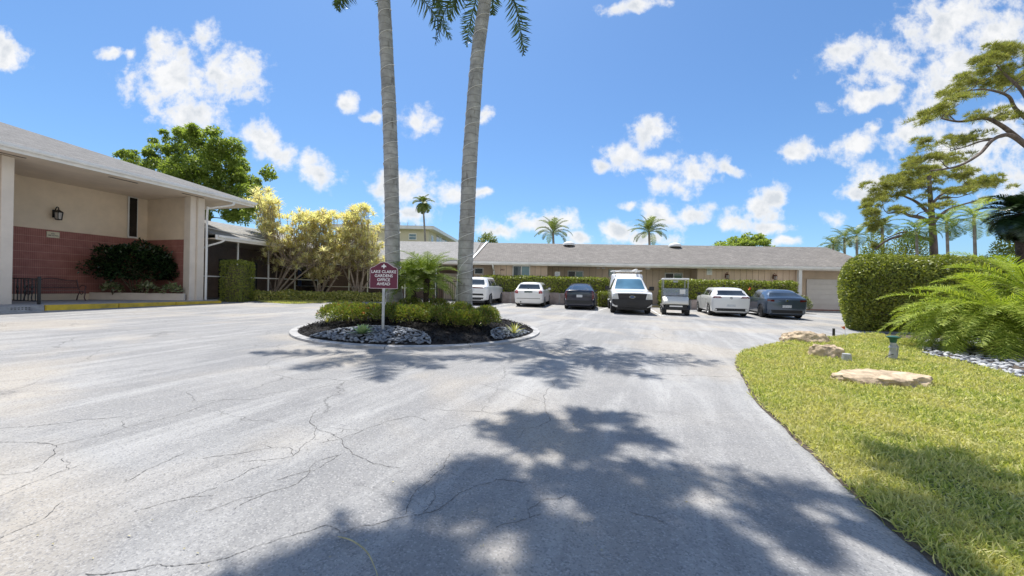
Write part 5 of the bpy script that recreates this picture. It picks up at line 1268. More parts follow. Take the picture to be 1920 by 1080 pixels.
for x, y, D, rx, lab in ((1900, 465, 21, 26, 'dark green undergrowth right behind the tall hedge'), (1640, 470, 30, 20, 'leafy undergrowth left behind the tall hedge'), (1700, 462, 27, 22, 'leafy undergrowth behind the hedge near the pine')):
    s = D / FPX; q = gd(x, D); shrub('undergrowth_bush', lab, 'bush', q, (rx * s * 1.6, 1.2, P(x, y, D).z - q.z - .5), 4200, .14, .075, M['hedge'], 'bushes behind the tall hedge')

# ------------------------------------------------------------------ cars
def catmull(xs, ys, q):
    """monotone-ish cubic through stations"""
    ys = np.asarray(ys, float); xs = np.asarray(xs, float); m = np.gradient(ys, xs, axis=0)
    i = np.clip(np.searchsorted(xs, q) - 1, 0, len(xs) - 2); h = xs[i + 1] - xs[i]; t = (q - xs[i]) / h
    dy = (ys[i + 1] - ys[i]) / h[:, None]; m0, m1 = m[i], m[i + 1]
    lim = lambda mm: np.where(np.sign(mm) == np.sign(dy), np.sign(dy) * np.minimum(np.abs(mm), 3 * np.abs(dy)), 0)
    m0, m1 = lim(m0), lim(m1); h = h[:, None]; t = t[:, None]
    return ys[i] * (1 + 2 * t) * (1 - t) ** 2 + h * m0 * t * (1 - t) ** 2 + ys[i + 1] * t * t * (3 - 2 * t) + h * m1 * t * t * (t - 1)
def car_body(st, wheels, rw, parent, m, bevel_rear=.1):
    """st: stations from the tail to the nose: x, z bottom, z shoulder, z top, half widths at bottom, shoulder, top"""
    st = np.array(st, float); xs = st[:, 0]
    q = np.unique(np.round(np.concatenate([np.linspace(xs[0], xs[-1], 70), xs] + [np.linspace(w_ - rw - .08, w_ + rw + .08, 26) for w_ in wheels]), 4))
    S = catmull(xs, st[:, 1:], q); V = []; 
    for x, (zb, zs, zt, wb, wsd, wt) in zip(q, S):
        arch = 0
        for w_ in wheels:
            d = abs(x - w_)
            if d < rw + .05: arch = max(arch, .31 + math.sqrt(max(0, (rw + .05) ** 2 - d * d)))
        e = lambda z: max(z, min(arch, zs - .06))
        g = zt - zs; half = [(0, e(zb)), (wb * .82, e(zb)), (wb, e(zb + .07)), (wb + (wsd - wb) * .65 + .012, e(zb + (zs - zb) * .45)), (wsd + .008, e(zs - .16)), (wsd, e(zs - .04)), (wsd - .018, zs),
            (wsd - .03 - (wsd - .03 - wt) * .33 + .012 * min(1, g * 3), zs + g * .36), (wt + (wsd - wt) * .30 - .005, zs + g * .72), (wt + .01, zt - min(.07, g * .3)), (wt - .05, zt - min(.022, g * .1)), (wt * .6, zt + .008), (0, zt + .018)]
        V.append([(x, y, z) for y, z in half] + [(x, -y, z) for y, z in half[-2:0:-1]])
    k = len(V[0]); flat = [p for r in V for p in r]; nq = len(V)
    F = [(i * k + j, i * k + (j + 1) % k, (i + 1) * k + (j + 1) % k, (i + 1) * k + j) for i in range(nq - 1) for j in range(k)]
    mb = MB(); mb.add(flat, F)
    h = len(V[0]) // 2 + 1
    for base in (0, (nq - 1) * k):                     # close tail and nose with strips
        fs = [(0, 1, k - 1)] + [(j, j + 1, k - j - 1, k - j) for j in range(1, h - 2)] + [(h - 2, h - 1, k - h + 2)]
        mb.f += [tuple(base + i for i in f) for f in fs]; mb.mi += [0] * len(fs)
    o = mb.build('body', m, parent, smooth=38)
    bvh = BVHTree.FromPolygons([Vector(v) for v in mb.v], mb.f)
    return o, bvh
def patch(bvh, quad, axis, name, m, parent, off=.006, n=(8, 5), mirror=False):
    """a panel lying on the body: quad in (y, z) seen from the tail or nose, or in (x, z) seen from a side"""
    outs = []
    for sg in ((1, -1) if mirror else (1,)):
        V = []
        for i in range(n[0] + 1):
            for j in range(n[1] + 1):
                a, b = i / n[0], j / n[1]; p = [(1 - a) * (1 - b) * quad[0][c] + a * (1 - b) * quad[1][c] + a * b * quad[2][c] + (1 - a) * b * quad[3][c] for c in (0, 1)]
                if axis == 'tail': o_, d = Vector((-6, p[0] * sg, p[1])), Vector((1, 0, 0))
                elif axis == 'nose': o_, d = Vector((6, p[0] * sg, p[1])), Vector((-1, 0, 0))
                elif axis == 'top': o_, d = Vector((p[0], p[1] * sg, 5)), Vector((0, 0, -1))
                else: s_ = sg if axis == 'left' else -sg; o_, d = Vector((p[0], 4 * s_, p[1])), Vector((0, -s_, 0))
                h = bvh.ray_cast(o_, d); 
                if h[0] is None: h = bvh.find_nearest(o_ + d * (3 if axis in ('left', 'right') else 4)); 
                V.append((h[0], -d))
        w_ = n[1] + 1; top = [p + d * off for p, d in V]; bot = [p - d * .012 for p, d in V]; N_ = len(top)
        F = [(i * w_ + j, i * w_ + j + 1, (i + 1) * w_ + j + 1, (i + 1) * w_ + j) for i in range(n[0]) for j in range(n[1])]
        rim = [(i, 0) for i in range(n[0])] + [(n[0], j) for j in range(n[1])] + [(i, n[1]) for i in range(n[0], 0, -1)] + [(0, j) for j in range(n[1], 0, -1)]
        ri = [i * w_ + j for i, j in rim]
        F += [(ri[i], ri[(i + 1) % len(ri)], N_ + ri[(i + 1) % len(ri)], N_ + ri[i]) for i in range(len(ri))]
        outs.append(MB().add(top + bot, F).build(name, m, parent, smooth=50))
    return outs
def wheel(parent, x, y, r, wdt, m_rim, out, spokes=5):
    t_ = MB().lathe([(r * .62, -wdt / 2 + .01), (r * .9, -wdt / 2), (r, -wdt / 2 + .03), (r, wdt / 2 - .03), (r * .9, wdt / 2), (r * .62, wdt / 2 - .01)], 28, 'y', (x, y, r)).build('wheel', M['rubber'], parent, smooth=45)
    yo = y + out * (wdt / 2 - .012)
    mb = MB(); mb.lathe([(r * .64, -.01), (r * .64, .012), (r * .56, .012), (r * .55, -.02)], 28, 'y', (x, yo, r)); mb.lathe([(r * .16, -.02), (r * .16, .01)], 12, 'y', (x, yo, r))
    for i in range(spokes):
        a = i / spokes * 6.283 + .3; e = Vector((math.cos(a), 0, math.sin(a))); c = Vector((x, yo - out * .004, r)); mb.bar(c + e * r * .12, c + e * r * .58, r * .17, .016, up=(0, 1, 0))
    rim = mb.build('rim', m_rim, t_, smooth=40)
    MB().lathe([(r * .55, -.03), (r * .55, -.022)], 20, 'y', (x, yo, r)).build('brake_disc', M['cartrim'], rim)
    return t_
def underbody(parent, x0, x1, w_, z0=.13, z1=.5): MB().box((x0, -w_, z0), (x1, w_, z1)).build('underbody', M['cartrim'], parent)
def mirror_pair(parent, x, y, z, m, s=1):
    for g in (1, -1):
        mb = MB(); a, b = sorted((g * y, g * (y + .17 * s))); mb.box((x - .05 * s, a + .02, z - .06 * s), (x + .06 * s, b, z + .08 * s)); mb.bar((x, g * (y - .08), z - .03), (x, g * (y + .04), z - .02), .04); mb.build('mirror', m, parent, bevel=.015)
HEAD = R(12)
def place_car(name, label, cat_, x, y, wb_half, facing=1, yaw=0, group='cars parked before the long building'):
    g = G(x, y); a = HEAD + yaw; d = Vector((math.sin(a), math.cos(a), 0)); c = g + d * wb_half; c.z = zg(c.x, c.y) + .006
    # local +x is the nose; nose away from the photographer when facing = 1
    ang = math.pi / 2 - a + (0 if facing == 1 else math.pi)
    slope = (zg(c.x + d.x, c.y + d.y) - zg(c.x - d.x, c.y - d.y)) / 2 * facing
    return thing(name, label, cat_, c, (0, -math.atan(slope), ang), group)

def hatch(t, p, paint, rear):
    """p: length from tail x0 to nose x1, wheelbase half, wheel radius, widths and heights"""
    x0, x1, wbh, r, W, zr, zs = p['x0'], p['x1'], p['wb'], p['r'], p['w'] / 2, p['zr'], p['zs']; zb = p.get('zb', .19)
    rw0, rw1 = p['rw']                                # rear glass bottom x, top x
    ws0, ws1 = p['ws']                                # windscreen bottom x, top x
    zh = p.get('zh', zs + .05); wt = p.get('wt', W * .68); dk = p.get('dk', zs + .02)
    st = [(x0, zb + .06, zs - .10, zs - .04, W * .78, W * .84, W * .78), (x0 + .07, zb + .01, zs - .02, dk, W * .88, W * .935, W * .86), (rw0, zb, zs, dk + .03, W * .93, W * .965, W * .84),
          (rw1, zb, zs, zr - .05, W * .96, W * .99, wt), (rw1 + .45, zb, zs - .005, zr, W * .97, W, wt), (.1, zb, zs - .02, zr + .005, W * .97, W, wt + .01), (ws1, zb, zs - .03, zr - .04, W * .97, W, wt),
          (ws0, zb, zs - .045, zh + .01, W * .97, W * .985, W * .80), (ws0 + .35, zb, zs - .06, zh - .03, W * .96, W * .97, W * .78), (x1 - .25, zb + .01, zs - .16, zh - .17, W * .9, W * .90, W * .72), (x1 - .06, zb + .05, zs - .24, zh - .27, W * .78, W * .8, W * .64), (x1, zb + .12, zs - .32, zh - .38, W * .62, W * .64, W * .55)]
    o, bvh = car_body(st, (-wbh, wbh), r, t, paint)
    underbody(t, x0 + .25, x1 - .3, W * .72)
    for x in (-wbh, wbh):
        for g in (1, -1): wheel(t, x, g * (W - .115), r, .215, p.get('rim', M['alloy']), g)
    pt = lambda *a, **k: patch(bvh, *a, **k)
    yb, yt = p.get('rg', (W * .80, W * .60)); z0, z1 = p['rgz']
    pt([(-yb, z0), (yb, z0), (yt, z1), (-yt, z1)], 'tail', 'rear_window', M['carglass'], t, n=(10, 6))
    pt([(-W * .72, zh + .04), (W * .72, zh + .04), (wt * .93, zr - .09), (-wt * .93, zr - .09)], 'nose', 'windscreen', M['carglass'], t, n=(10, 6))
    zl, zu = zs + .035, zr - .10
    sw = p['sw']                                      # side glass: list of quads in x
    for q in sw:
        for side in ('left', 'right'): pt([(q[0], zl), (q[1], zl), (q[2], zu if len(q) < 5 else zu), (q[3], zu)], side, 'side_window', M['carglass'], t, n=(7, 4))
    for a, b in p['doors']:
        for side in ('left', 'right'):
            d_ = pt([(a, zb + .1), (b, zb + .1), (b, zs - .02), (a, zs - .02)], side, 'door', paint, t, off=.0035, n=(8, 6))[0]
            g = 1 if side == 'left' else -1
            MB().box((a + .08, min(g * (W + .0), g * (W + .03)), zs - .15), (a + .26, max(g * (W + .0), g * (W + .03)), zs - .115)).build('handle', paint, d_, bevel=.006)
    for a in p['arches'] if 'arches' in p else (): pass
    rear(pt, W, t)
    for g in (1, -1):
        pt([(g * W * .48, zs - .32), (g * W * .66, zs - .30), (g * W * .66, zs - .2), (g * W * .46, zs - .22)], 'nose', 'headlight', M['lamp'], t, n=(5, 3))
    mirror_pair(t, ws0 - .45, W - .03, zs + .06, p.get('mirror', paint))
    return bvh
def plate_(t, x, y, z, m, w_=.155, h=.078): MB().box((x - .012, y - w_, z - h), (x + .0, y + w_, z + h)).build('number_plate', m, t)

# white sport utility car behind the right palm trunk
t = place_car('suv', 'white sport utility car with dark red lamp bar, half behind the right palm trunk', 'car', 893, 571, 1.42)
def r_(pt, W, t):
    pt([(-W * .86, 1.02), (W * .86, 1.02), (W * .82, 1.10), (-W * .82, 1.10)], 'tail', 'tail_lamp', M['taildark'], t, n=(14, 2))
    pt([(-W * .80, .60), (W * .80, .60), (W * .74, .71), (-W * .74, .71)], 'tail', 'bumper_trim', M['cartrim'], t, n=(12, 2))
    pt([(-W * .72, .34), (W * .72, .34), (W * .80, .48), (-W * .80, .48)], 'tail', 'lower_bumper', M['cartrim'], t, n=(12, 2))
    pt([(-.17, .83), (.17, .83), (.17, .97), (-.17, .97)], 'tail', 'number_plate', M['plate'], t, .012, n=(3, 2))
hatch(t, dict(x0=-2.42, x1=2.42, wb=1.42, r=.37, w=1.90, zr=1.70, zs=1.13, rw=(-2.22, -1.72), ws=(1.15, .30), rgz=(1.22, 1.56), rg=(.74, .60), zb=.27, wt=.66, zh=1.12,
    sw=[(-1.75, -1.15, -1.2, -1.45), (-1.10, -.12, -.14, -1.12), (-.06, .95, .42, -.08)], doors=[(-1.1, -.1), (-.06, .95)], mirror=M['cartrim']), M['carwhite'], r_)
# small white wagon
t = place_car('estate_car', 'small white wagon with square red tail lamps parked nose in', 'car', 995, 574, 1.29)
def r_(pt, W, t):
    for g in (1, -1): pt([(g * W * .70, .80), (g * W * .95, .80), (g * W * .93, 1.0), (g * W * .70, 1.0)], 'tail', 'tail_lamp', M['tail'], t, n=(4, 4))
    pt([(-.24, .84), (.24, .84), (.24, .98), (-.24, .98)], 'tail', 'number_plate', M['plategreen'], t, .012, n=(3, 2))
    pt([(-W * .80, .49), (W * .80, .49), (W * .80, .515), (-W * .80, .515)], 'tail', 'bumper_trim', M['cartrim'], t, n=(12, 1))
    MB().lathe([(.045, -.02), (.045, .0)], 12, 'x', (-2.22, .0, 1.06)).build('badge', M['chrome'], t); MB().tube([(-2.2, .45, .29), (-2.29, .45, .29)], .04, 8).build('exhaust_pipe', M['cartrim'], t)
hatch(t, dict(x0=-2.25, x1=2.2, wb=1.29, r=.315, w=1.78, zr=1.47, zs=.99, rw=(-2.08, -1.72), ws=(1.05, .25), rgz=(1.06, 1.35), rg=(.68, .57), wt=.61, zh=.98,
    sw=[(-1.75, -1.2, -1.2, -1.55), (-1.14, -.2, -.2, -1.14), (-.14, .85, .36, -.14)], doors=[(-1.05, -.17), (-.14, .85)]), M['carwhite'], r_)
# navy hybrid with high tail glass
t = place_car('hatchback', 'dark navy hybrid hatchback with sloping roof and tall tail lamps', 'car', 1087, 579, 1.35)
def r_(pt, W, t):
    for g in (1, -1): pt([(g * W * .80, .52), (g * W * .96, .70), (g * W * .88, 1.06), (g * W * .76, 1.06)], 'tail', 'tail_lamp', M['taildark'], t, n=(4, 6))
    pt([(-W * .66, .86), (W * .66, .86), (W * .68, 1.03), (-W * .68, 1.03)], 'tail', 'lower_glass', M['carglass'], t, n=(10, 3))
    pt([(-.16, .70), (.16, .70), (.16, .84), (-.16, .84)], 'tail', 'number_plate', M['plate'], t, .012, n=(3, 2))
    MB().lathe([(.06, -.02), (.06, .0)], 14, 'x', (-2.235, 0, .94)).build('badge', M['chrome'], t)
    pt([(-W * .76, .34), (W * .76, .34), (W * .84, .52), (-W * .84, .52)], 'tail', 'lower_bumper', M['cartrim'], t, n=(12, 2))
    for g in (1, -1): pt([(g * W * .80, .56), (g * W * .9, .56), (g * W * .9, .62), (g * W * .8, .62)], 'tail', 'reflector', M['lamp'], t, n=(2, 2))
hatch(t, dict(x0=-2.28, x1=2.26, wb=1.35, r=.315, w=1.76, zr=1.47, zs=.97, rw=(-2.12, -.95), ws=(1.25, .35), rgz=(1.10, 1.36), rg=(.66, .56), wt=.60, zh=.98, dk=1.08,
    sw=[(-1.5, -1.0, -1.0, -1.05), (-.95, -.1, -.1, -.85), (-.05, 1.0, .46, -.05)], doors=[(-1.0, -.08), (-.05, .98)]), M['carnavy'], r_)
# white hatchback
t = place_car('hatchback', 'white hatchback with slim dark tail lamps beside the golf cart', 'car', 1362, 592, 1.31, 1, R(3))
def r_(pt, W, t):
    for g in (1, -1): pt([(g * W * .46, .93), (g * W * .93, .93), (g * W * .92, 1.02), (g * W * .56, 1.02)], 'tail', 'tail_lamp', M['taildark'], t, n=(6, 3))
    pt([(-W * .84, .28), (W * .84, .28), (W * .80, .42), (-W * .80, .42)], 'tail', 'lower_bumper', M['cartrim'], t, n=(12, 2))
    pt([(-.2, .50), (.2, .50), (.2, .62), (-.2, .62)], 'tail', 'number_plate', M['plate'], t, .012, n=(3, 2))
    MB().lathe([(.062, -.015), (.062, .01)], 16, 'x', (-2.115, 0, .94)).build('badge', M['cartrim'], t)
hatch(t, dict(x0=-2.13, x1=2.15, wb=1.31, r=.325, w=1.79, zr=1.46, zs=1.02, rw=(-1.98, -1.62), ws=(1.05, .25), rgz=(1.07, 1.32), rg=(.72, .60), wt=.62, zh=1.0,
    sw=[(-1.55, -1.2, -1.2, -1.42), (-1.12, -.2, -.2, -1.12), (-.14, .85, .36, -.14)], doors=[(-1.0, -.17), (-.14, .85)], mirror=M['cartrim']), M['carwhite'], r_)
# steel blue hatchback
t = place_car('hatchback', 'steel blue grey rounded hatchback at the right end of the parked row', 'car', 1462, 596, 1.36, 1, R(4))
def r_(pt, W, t):
    for g in (1, -1): pt([(g * W * .60, .84), (g * W * .93, .86), (g * W * .91, .95), (g * W * .60, .94)], 'tail', 'tail_lamp', M['taildark'], t, n=(6, 3))
    pt([(-W * .86, .28), (W * .86, .28), (W * .84, .44), (-W * .84, .44)], 'tail', 'lower_bumper', M['cartrim'], t, n=(12, 2))
    pt([(-.19, .55), (.19, .55), (.19, .68), (-.19, .68)], 'tail', 'number_plate', M['plate'], t, .012, n=(3, 2))
    MB().lathe([(.05, -.015), (.07, .01)], 16, 'x', (-2.215, 0, .90)).build('badge', M['chrome'], t)
hatch(t, dict(x0=-2.22, x1=2.22, wb=1.36, r=.335, w=1.80, zr=1.43, zs=.98, rw=(-2.02, -1.42), ws=(1.0, .15), rgz=(1.06, 1.29), rg=(.70, .56), wt=.58, zh=.95, dk=1.03,
    sw=[(-1.1, -.25, -.25, -.95), (-.18, .8, .28, -.18)], doors=[(-1.0, -.21), (-.18, .8)], rim=M['alloydark'], mirror=M['cartrim']), M['carsteel'], r_)

# white pickup with a tall bed cap, nose to the photographer
g = G(1181, 587)
t = place_car('pickup_truck', 'white pickup truck with black grille and tall white bed cap, nose outward', 'truck', 1181, 587, 1.78, -1, R(0))
W = 1.0
st = [(-2.92, .52, 1.16, 2.02, .86, .92, .80), (-2.86, .46, 1.18, 2.10, .92, .98, .84), (-1.0, .40, 1.18, 2.12, .95, .99, .85), (-.62, .40, 1.18, 2.10, .95, .99, .85), (-.46, .40, 1.18, 1.93, .95, .99, .72), (.2, .38, 1.17, 1.93, .95, 1.0, .72), (.62, .38, 1.16, 1.86, .95, 1.0, .70), (1.42, .38, 1.15, 1.24, .95, 1.0, .84), (1.6, .38, 1.14, 1.19, .95, 1.0, .84), (2.5, .40, 1.08, 1.12, .94, .98, .80), (2.76, .34, 1.03, 1.09, .95, .96, .80), (2.84, .36, 1.0, 1.06, .93, .94, .78)]
o, bvh = car_body(st, (-1.78, 1.78), .41, t, M['carwhite'])
underbody(t, -2.6, 2.7, .74, .22, .7)
for x in (-1.78, 1.78):
    for s_ in (1, -1): wheel(t, x, s_ * .86, .39, .26, M['galv'], s_, 6)
pt = lambda *a, **k: patch(bvh, *a, **k)
pt([(-.78, 1.25), (.78, 1.25), (.64, 1.80), (-.64, 1.80)], 'nose', 'windscreen', M['screenglass'], t, n=(12, 6))
for side in ('left', 'right'):
    pt([(-.30, 1.21), (1.05, 1.21), (.58, 1.80), (-.30, 1.80)], side, 'side_window', M['carglass'], t, n=(8, 5)); pt([(-.38, .5), (.98, .5), (.98, 1.14), (-.38, 1.14)], side, 'door', M['carwhite'], t, off=.004, n=(8, 5))
    pt([(-2.6, 1.4), (-1.2, 1.4), (-1.2, 1.9), (-2.6, 1.9)], side, 'cap_window', M['carglass'], t, n=(6, 4))
pt([(-.62, .70), (.62, .70), (.70, 1.03), (-.70, 1.03)], 'nose', 'grille', M['cartrim'], t, .03, n=(10, 5))
mb = MB()
for z in (.76, .98): mb.box((2.84, -.56, z - .018), (2.905, .56, z + .018))
mb.build('grille_bars', M['black'], t)
mb = MB().lathe([(.13, 0), (.12, .012)], 24, 'x', (0, 0, 0)); mb.v = [(x_ + 2.89, y_, .87 + z_ * .42) for x_, y_, z_ in mb.v]; o = mb.build('badge', M['blueoval'], t)
mb = MB().lathe([(.15, 0), (.145, .008)], 24, 'x', (0, 0, 0)); mb.v = [(x_ + 2.885, y_, .87 + z_ * .46) for x_, y_, z_ in mb.v]; mb.build('badge_ring', M['chrome'], t)

pt([(-.96, .35), (.96, .35), (.96, .75), (-.96, .75)], 'nose', 'bumper', M['cartrim'], t, .09, n=(14, 4)); pt([(-.28, .48), (.28, .48), (.28, .62), (-.28, .62)], 'nose', 'tow_panel', M['black'], t, .105, n=(4, 2))
for s_ in (1, -1): pt([(s_ * .72, .80), (s_ * .93, .80), (s_ * .92, 1.02), (s_ * .73, 1.02)], 'nose', 'headlight', M['lamp'], t, .02, n=(5, 4))
mirror_pair(t, 1.0, 1.02, 1.27, M['cartrim'], 1.5)
for s_ in (1, -1):
    for x in (-2.5, -1.6, -.75): MB().tube([(x, s_ * .70, 2.10), (x, s_ * .70, 2.28)], .022, 6).build('rack_foot', M['galv'], t)
mb = MB()
for s_ in (1, -1): mb.tube([(-2.8, s_ * .70, 2.28), (-.6, s_ * .70, 2.28)], .025, 6)
for x in (-2.5, -1.6, -.75): mb.tube([(x, -.86, 2.29), (x, .86, 2.29)], .025, 6)
mb.build('roof_rack', M['white'], t); MB().tube([(-2.7, .52, 2.35), (-.5, .52, 2.35)], .06, 10).build('conduit_tube', M['white'], t)
mb = MB(); mb.box((-2.2, -.35, 2.32), (-.7, .25, 2.36)); mb.build('ladder', M['galv'], t)

# golf cart facing the photographer
g = G(1273, 591); t = thing('golf_cart', 'cream golf cart with white roof and folded windscreen between truck and hatchback', 'golf cart', (g.x + .1, g.y + .82, zg(g.x, g.y + .8) + .005), (0, math.atan(.018), -math.pi / 2 + R(-19)))
cart = t
def loft(mb, rings):
    k = len(rings[0]); mb.add([p for r in rings for p in r], [(i * k + j, i * k + (j + 1) % k, (i + 1) * k + (j + 1) % k, (i + 1) * k + j) for i in range(len(rings) - 1) for j in range(k)] + [tuple(range(k))[::-1], tuple(range((len(rings) - 1) * k, len(rings) * k))]); return mb
rg = lambda x, w_, z0, z1: [(x, -w_, z0), (x, w_, z0), (x, w_, z1 - .06), (x, w_ - .08, z1), (x, -w_ + .08, z1), (x, -w_, z1 - .06)]
loft(MB(), [rg(1.16, .50, .58, .68), rg(1.10, .57, .54, .76), rg(.75, .62, .50, .93), rg(.55, .62, .48, .98)]).build('front_cowl', M['cartcream'], t, smooth=40, bevel=.015)
MB().box((.5, -.50, .28), (1.08, .50, .56)).build('front_panel', M['cartrim'], t)
MB().box((1.1, -.40, .30), (1.22, .40, .42)).build('bumper', M['cartrim'], t, bevel=.02); MB().box((1.165, -.30, .43), (1.19, .30, .50)).build('trim_panel', M['white'], t); MB().box((1.09, -.12, .70), (1.115, .12, .735), .005).build('name_strip', M['chrome'], t)
MB().box((-1.1, -.5, .26), (1.0, .5, .33)).build('floor', M['cartrim'], t)
MB().box((-1.12, -.58, .33), (-.05, .58, .62), .02).build('rear_body', M['cartcream'], t, bevel=.03)
mb = MB(); mb.box((-.55, -.52, .621), (-.02, .52, .74)); mb.box((-.66, -.52, .78), (-.54, .52, 1.10)); mb.build('seat', M['seat'], t, bevel=.04)
mb = MB(); mb.box((-1.1, -.5, .625), (-.72, .5, .72)); mb.box((-.72, -.5, .75), (-.664, .5, 1.05)); mb.build('rear_seat', M['seat'], t, bevel=.03)
MB().box((-1.05, -.66, 1.80), (.84, .66, 1.88), .03).build('canopy', M['white'], t, bevel=.03)
for x0_, x1_ in ((.62, .66), (-.98, -.98)):
    for s_ in (1, -1): MB().tube([(x0_, s_ * .58, .5), (x1_, s_ * .58, 1.81)], .022, 8).build('canopy_post', M['galv'], t)
MB().box((.665, -.57, .98), (.675, .57, 1.36)).build('windscreen', M['acrylic'], t); mb = MB()
for z in (.97, 1.37): mb.bar((.67, -.58, z), (.67, .58, z), .025)
mb.build('windscreen_frame', M['black'], t); MB().box((.676, .20, 1.08), (.68, .46, 1.30)).build('paper_notice', M['white'], t)
mb = MB(); mb.tube([(.62, .22, .75), (.36, .22, 1.06)], .02, 6)
c = Vector((.36, .22, 1.06)); ring = [c + Vector((.11 * math.sin(a), .17 * math.cos(a), .12 * math.sin(a))) for a in np.linspace(0, 6.283, 17)]; mb.tube(ring, .014, 5, False); mb.build('steering_wheel', M['black'], t)
MB().box((.55, -.12, 1.66), (.58, .12, 1.76)).build('mirror', M['galv'], t, bevel=.01)
for x in (-.82, .82):
    for s_ in (1, -1):
        wheel(t, x, s_ * .54, .225, .22, M['alloy'], s_, 6)
        f_ = []
        for a in np.linspace(.15, 2.9, 10): f_.append((x + .27 * math.cos(a), .24 + .27 * math.sin(a)))
        mb = MB(); V = [(px_, s_ * .42, pz_) for px_, pz_ in f_] + [(px_, s_ * .66, pz_) for px_, pz_ in f_]; mb.add(V, [(i, i + 1, 11 + i, 10 + i) for i in range(9)]); o = mb.build('fender', M['cartrim'], t)
        md = o.modifiers.new('thickness', 'SOLIDIFY'); md.thickness = .015
for s_ in (1, -1): MB().lathe([(.055, 0), (.045, .02)], 12, 'x', (1.09, s_ * .36, .60)).build('headlight', M['lamp'], t)

# ------------------------------------------------------------------ rocks and small things on the lawn
def rock(label, x, y, r, seed, rz=0):
    bm = bmesh.new(); bmesh.ops.create_icosphere(bm, subdivisions=5, radius=1)
    for v in bm.verts:
        p = v.co.copy(); q = p + Vector((seed * 3.1, 0, seed))
        d = 1 + .28 * noise.noise(q * 1.1) + .16 * noise.noise(q * 2.6) + .07 * noise.noise(q * 6) + .035 * noise.noise(q * 14)
        p *= d; p.z = min(p.z, .62 + .22 * noise.noise(q * 1.7) + .06 * noise.noise(q * 7)); p.z = max(p.z, -.35)
        v.co = Vector((p.x * r[0], p.y * r[1], p.z * r[2]))
    me = bpy.data.meshes.new('rock'); bm.to_mesh(me); bm.free(); me.materials.append(M['lime']); me.shade_smooth(); me.set_sharp_from_angle(angle=R(40))
    g = G(x, y, .02); o = link('rock', me, None, g, rz); tag(o, label, 'rock', 'limestone rocks on the lawn')
rock('broad flat pale limestone rock nearest on the lawn', 1652, 716, (.70, .42, .21), 1.3, .1)
rock('rugged upright limestone rock in the middle of the lawn', 1549, 668, (.36, .28, .36), 4.2, .3)
rock('jagged brown limestone rock farthest along the lawn edge', 1506, 640, (.56, .34, .40), 7.7, -.2)
g = G(1587, 678, .02); mb = MB(); mb.lathe([(.09, -.05), (.085, .06), (.075, .16), (.06, .165)], 9); tag(mb.build('tree_stump', M['greypipe'], None, g, smooth=50), 'short grey stump in the grass beside the middle rock', 'stump')
g = G(1674, 674, .02); t = thing('garden_light', 'green topped grey landscape light standing on the lawn', 'garden light', g)
mb = MB(); mb.lathe([(.075, -.05), (.07, .1), (.055, .22), (.05, .36)], 12); mb.tube([(.06, -.03, .06), (.07, -.04, .28), (.02, -.03, .36)], .014, 6); mb.lathe([(.07, .24), (.075, .27), (.06, .29)], 12); mb.build('post', M['greypipe'], t, smooth=50)
mb = MB(); mb.lathe([(.05, .36), (.06, .40), (.065, .44), (.11, .47), (.12, .485), (.03, .51)], 14); mb.build('lamp_head', M['green'], t, smooth=50)
mb = MB(); mb.tube(crspline([(-.02, -.05, .12), (-.15, -.04, .08), (-.22, -.02, -.02)], 5), .008, 5); mb.build('cable', M['black'], t)
g = G(1563, 632, .01); tag(MB().box((-.03, -.02, -.1), (.03, .02, .27)).build('stake', M['black'], None, g, .2), 'short black stake at the lawn edge behind the farthest rock', 'stake')
g = G(1585, 633, .01); t = thing('marker_flag', 'small orange marker flag at the lawn edge by the tall hedge', 'flag', g)
MB().tube([(0, 0, -.05), (-.02, 0, .36)], .004, 5).build('wire', M['galv'], t)
mb = MB(); f_ = []
for i in range(5):
    x = -.02 - i * .035; f_ += [(x, .012 * math.sin(i * 1.4), .35 - .004 * i), (x, .012 * math.sin(i * 1.4 + .4), .25 + .02 * i)]
mb.add(f_, [(i * 2, i * 2 + 1, i * 2 + 3, i * 2 + 2) for i in range(4)]); o = mb.build('cloth', M['flag'], t); md = o.modifiers.new('thickness', 'SOLIDIFY'); md.thickness = .003
# fallen palm leaflet on the asphalt
pts = crspline([G(634, 1010) + Vector((0, 0, .012)), G(660, 1024) + Vector((0, 0, .03)), G(688, 1046) + Vector((0, 0, .03)), G(704, 1072) + Vector((0, 0, .012)), G(708, 1085) + Vector((0, 0, .006))], 6)
tag(MB().tube(pts, [.002 + .0025 * math.sin(math.pi * min(1, i / 20 + .1)) for i in range(len(pts))], 5).build('palm_leaflet', M['deadfrond'], smooth=60), 'curved dry palm leaflet lying on the near asphalt', 'fallen leaf')
mb = MB()
for i in range(60):                                   # litter on the drive
    x, y = rnd.uniform(0, 1400), rnd.uniform(640, 1070); g = G(x, y)
    if g.x > 1.6 and g.y < 8: continue
    a = rnd.uniform(0, 6.28); l = rnd.uniform(.008, .022); d = Vector((math.cos(a), math.sin(a), .1)) * l; s = Vector((-math.sin(a), math.cos(a), 0)) * l * .25; g.z += .006
    mb.add([g, g + d * .5 + s + Vector((0, 0, .004)), g + d, g + d * .5 - s], [(0, 1, 2, 3)])
tag(mb.build('leaf_litter', M['deadfrond']), 'scattered dry leaf bits on the asphalt', 'leaf litter', kind='stuff')

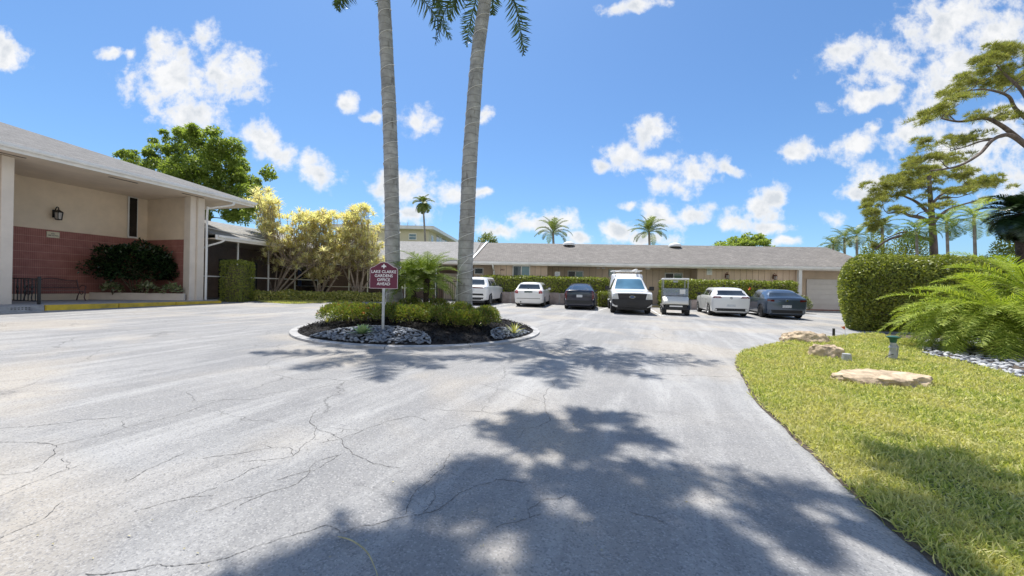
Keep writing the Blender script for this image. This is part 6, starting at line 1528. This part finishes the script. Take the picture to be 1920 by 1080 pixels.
# ------------------------------------------------------------------ the tree overhead whose shade falls on the drive
def lift(x, y, h):                                    # the place h metres up whose shadow falls at a photo point
    g = G(x, y); return g + SUN * (h / SUN.z)
def shade(lst):
    out = []
    for x, y, rx, h in lst: out.append((lift(x, y, h), (rx, rx * .8, .45)))
    return out
b = ground(6.5, -3.5)
SH = []
def scatter(poly, n, r0, r1, holes=()):
    xs = [p[0] for p in poly]; ys = [p[1] for p in poly]; k = 0
    while k < n:
        x, y = rnd.uniform(min(xs), max(xs)), rnd.uniform(min(ys), max(ys))
        if not inpoly(np.array([x]), np.array([y]), poly)[0] or any(math.hypot((x - a) / c, (y - b_) / d) < 1 for a, b_, c, d in holes): continue
        SH.append((x, y, .74 * rnd.uniform(r0, r1), rnd.uniform(8.7, 9.6))); k += 1
rnd.seed(5)
scatter([(870, 800), (960, 788), (1030, 772), (1080, 770), (1180, 780), (1220, 820), (1150, 830), (1090, 845), (1000, 848), (930, 815)], 44, .10, .24)
scatter([(790, 890), (900, 868), (1100, 880), (1200, 872), (1370, 895), (1330, 925), (1190, 965), (1100, 950), (950, 965), (800, 955)], 58, .10, .24, [(1000, 900, 45, 18), (1290, 915, 40, 14), (1060, 935, 40, 18)])
scatter([(480, 1090), (560, 1040), (640, 1012), (760, 1010), (850, 1050), (880, 1090)], 34, .12, .26)
scatter([(1000, 975), (1190, 975), (1330, 985), (1480, 1090), (1000, 1090)], 52, .10, .22, [(960, 1020, 80, 34), (1120, 1000, 40, 16), (1250, 1040, 40, 16)])
scatter([(1400, 900), (1580, 900), (1600, 960), (1500, 1060), (1420, 980)], 11, .08, .18)
scatter([(1600, 850), (1800, 830), (1900, 920), (1910, 1070), (1760, 1070), (1620, 960)], 36, .15, .3, [(1760, 870, 40, 14), (1800, 990, 60, 22)])
SH2 = [(lift(0, 0, 0), (0, 0, 0))][:0]
for gx_, gy_, r_h in ((-.3, .8, .5), (.6, .6, .7), (1.8, .8, .7), (3.2, 1.0, .7), (4.4, 1.6, .6), (0, -.6, .9), (1.6, -.8, .9), (3.4, -.8, .9), (5.2, .2, .8), (6.4, 1.4, .7), (-1.2, -.5, .8), (5.0, -2, 1), (2.4, -2.4, 1)):
    SH2.append((ground(gx_, gy_) + SUN * (9.2 / SUN.z), (r_h, r_h, .5)))
clump_tree('pine_tree', 'overhanging pine whose limbs shade the near drive and lawn', b, [b, Vector((6.0, -3.0, 3)), Vector((5.0, -1.6, 6)), Vector((3.8, .4, 8.2)), Vector((2.2, 3.2, 9.0)), Vector((.9, 5.6, 9.2))], .34, shade(SH) + SH2, M['pinebark'], M['pine'], .24, .024, 165, needles=True, twigs=6)
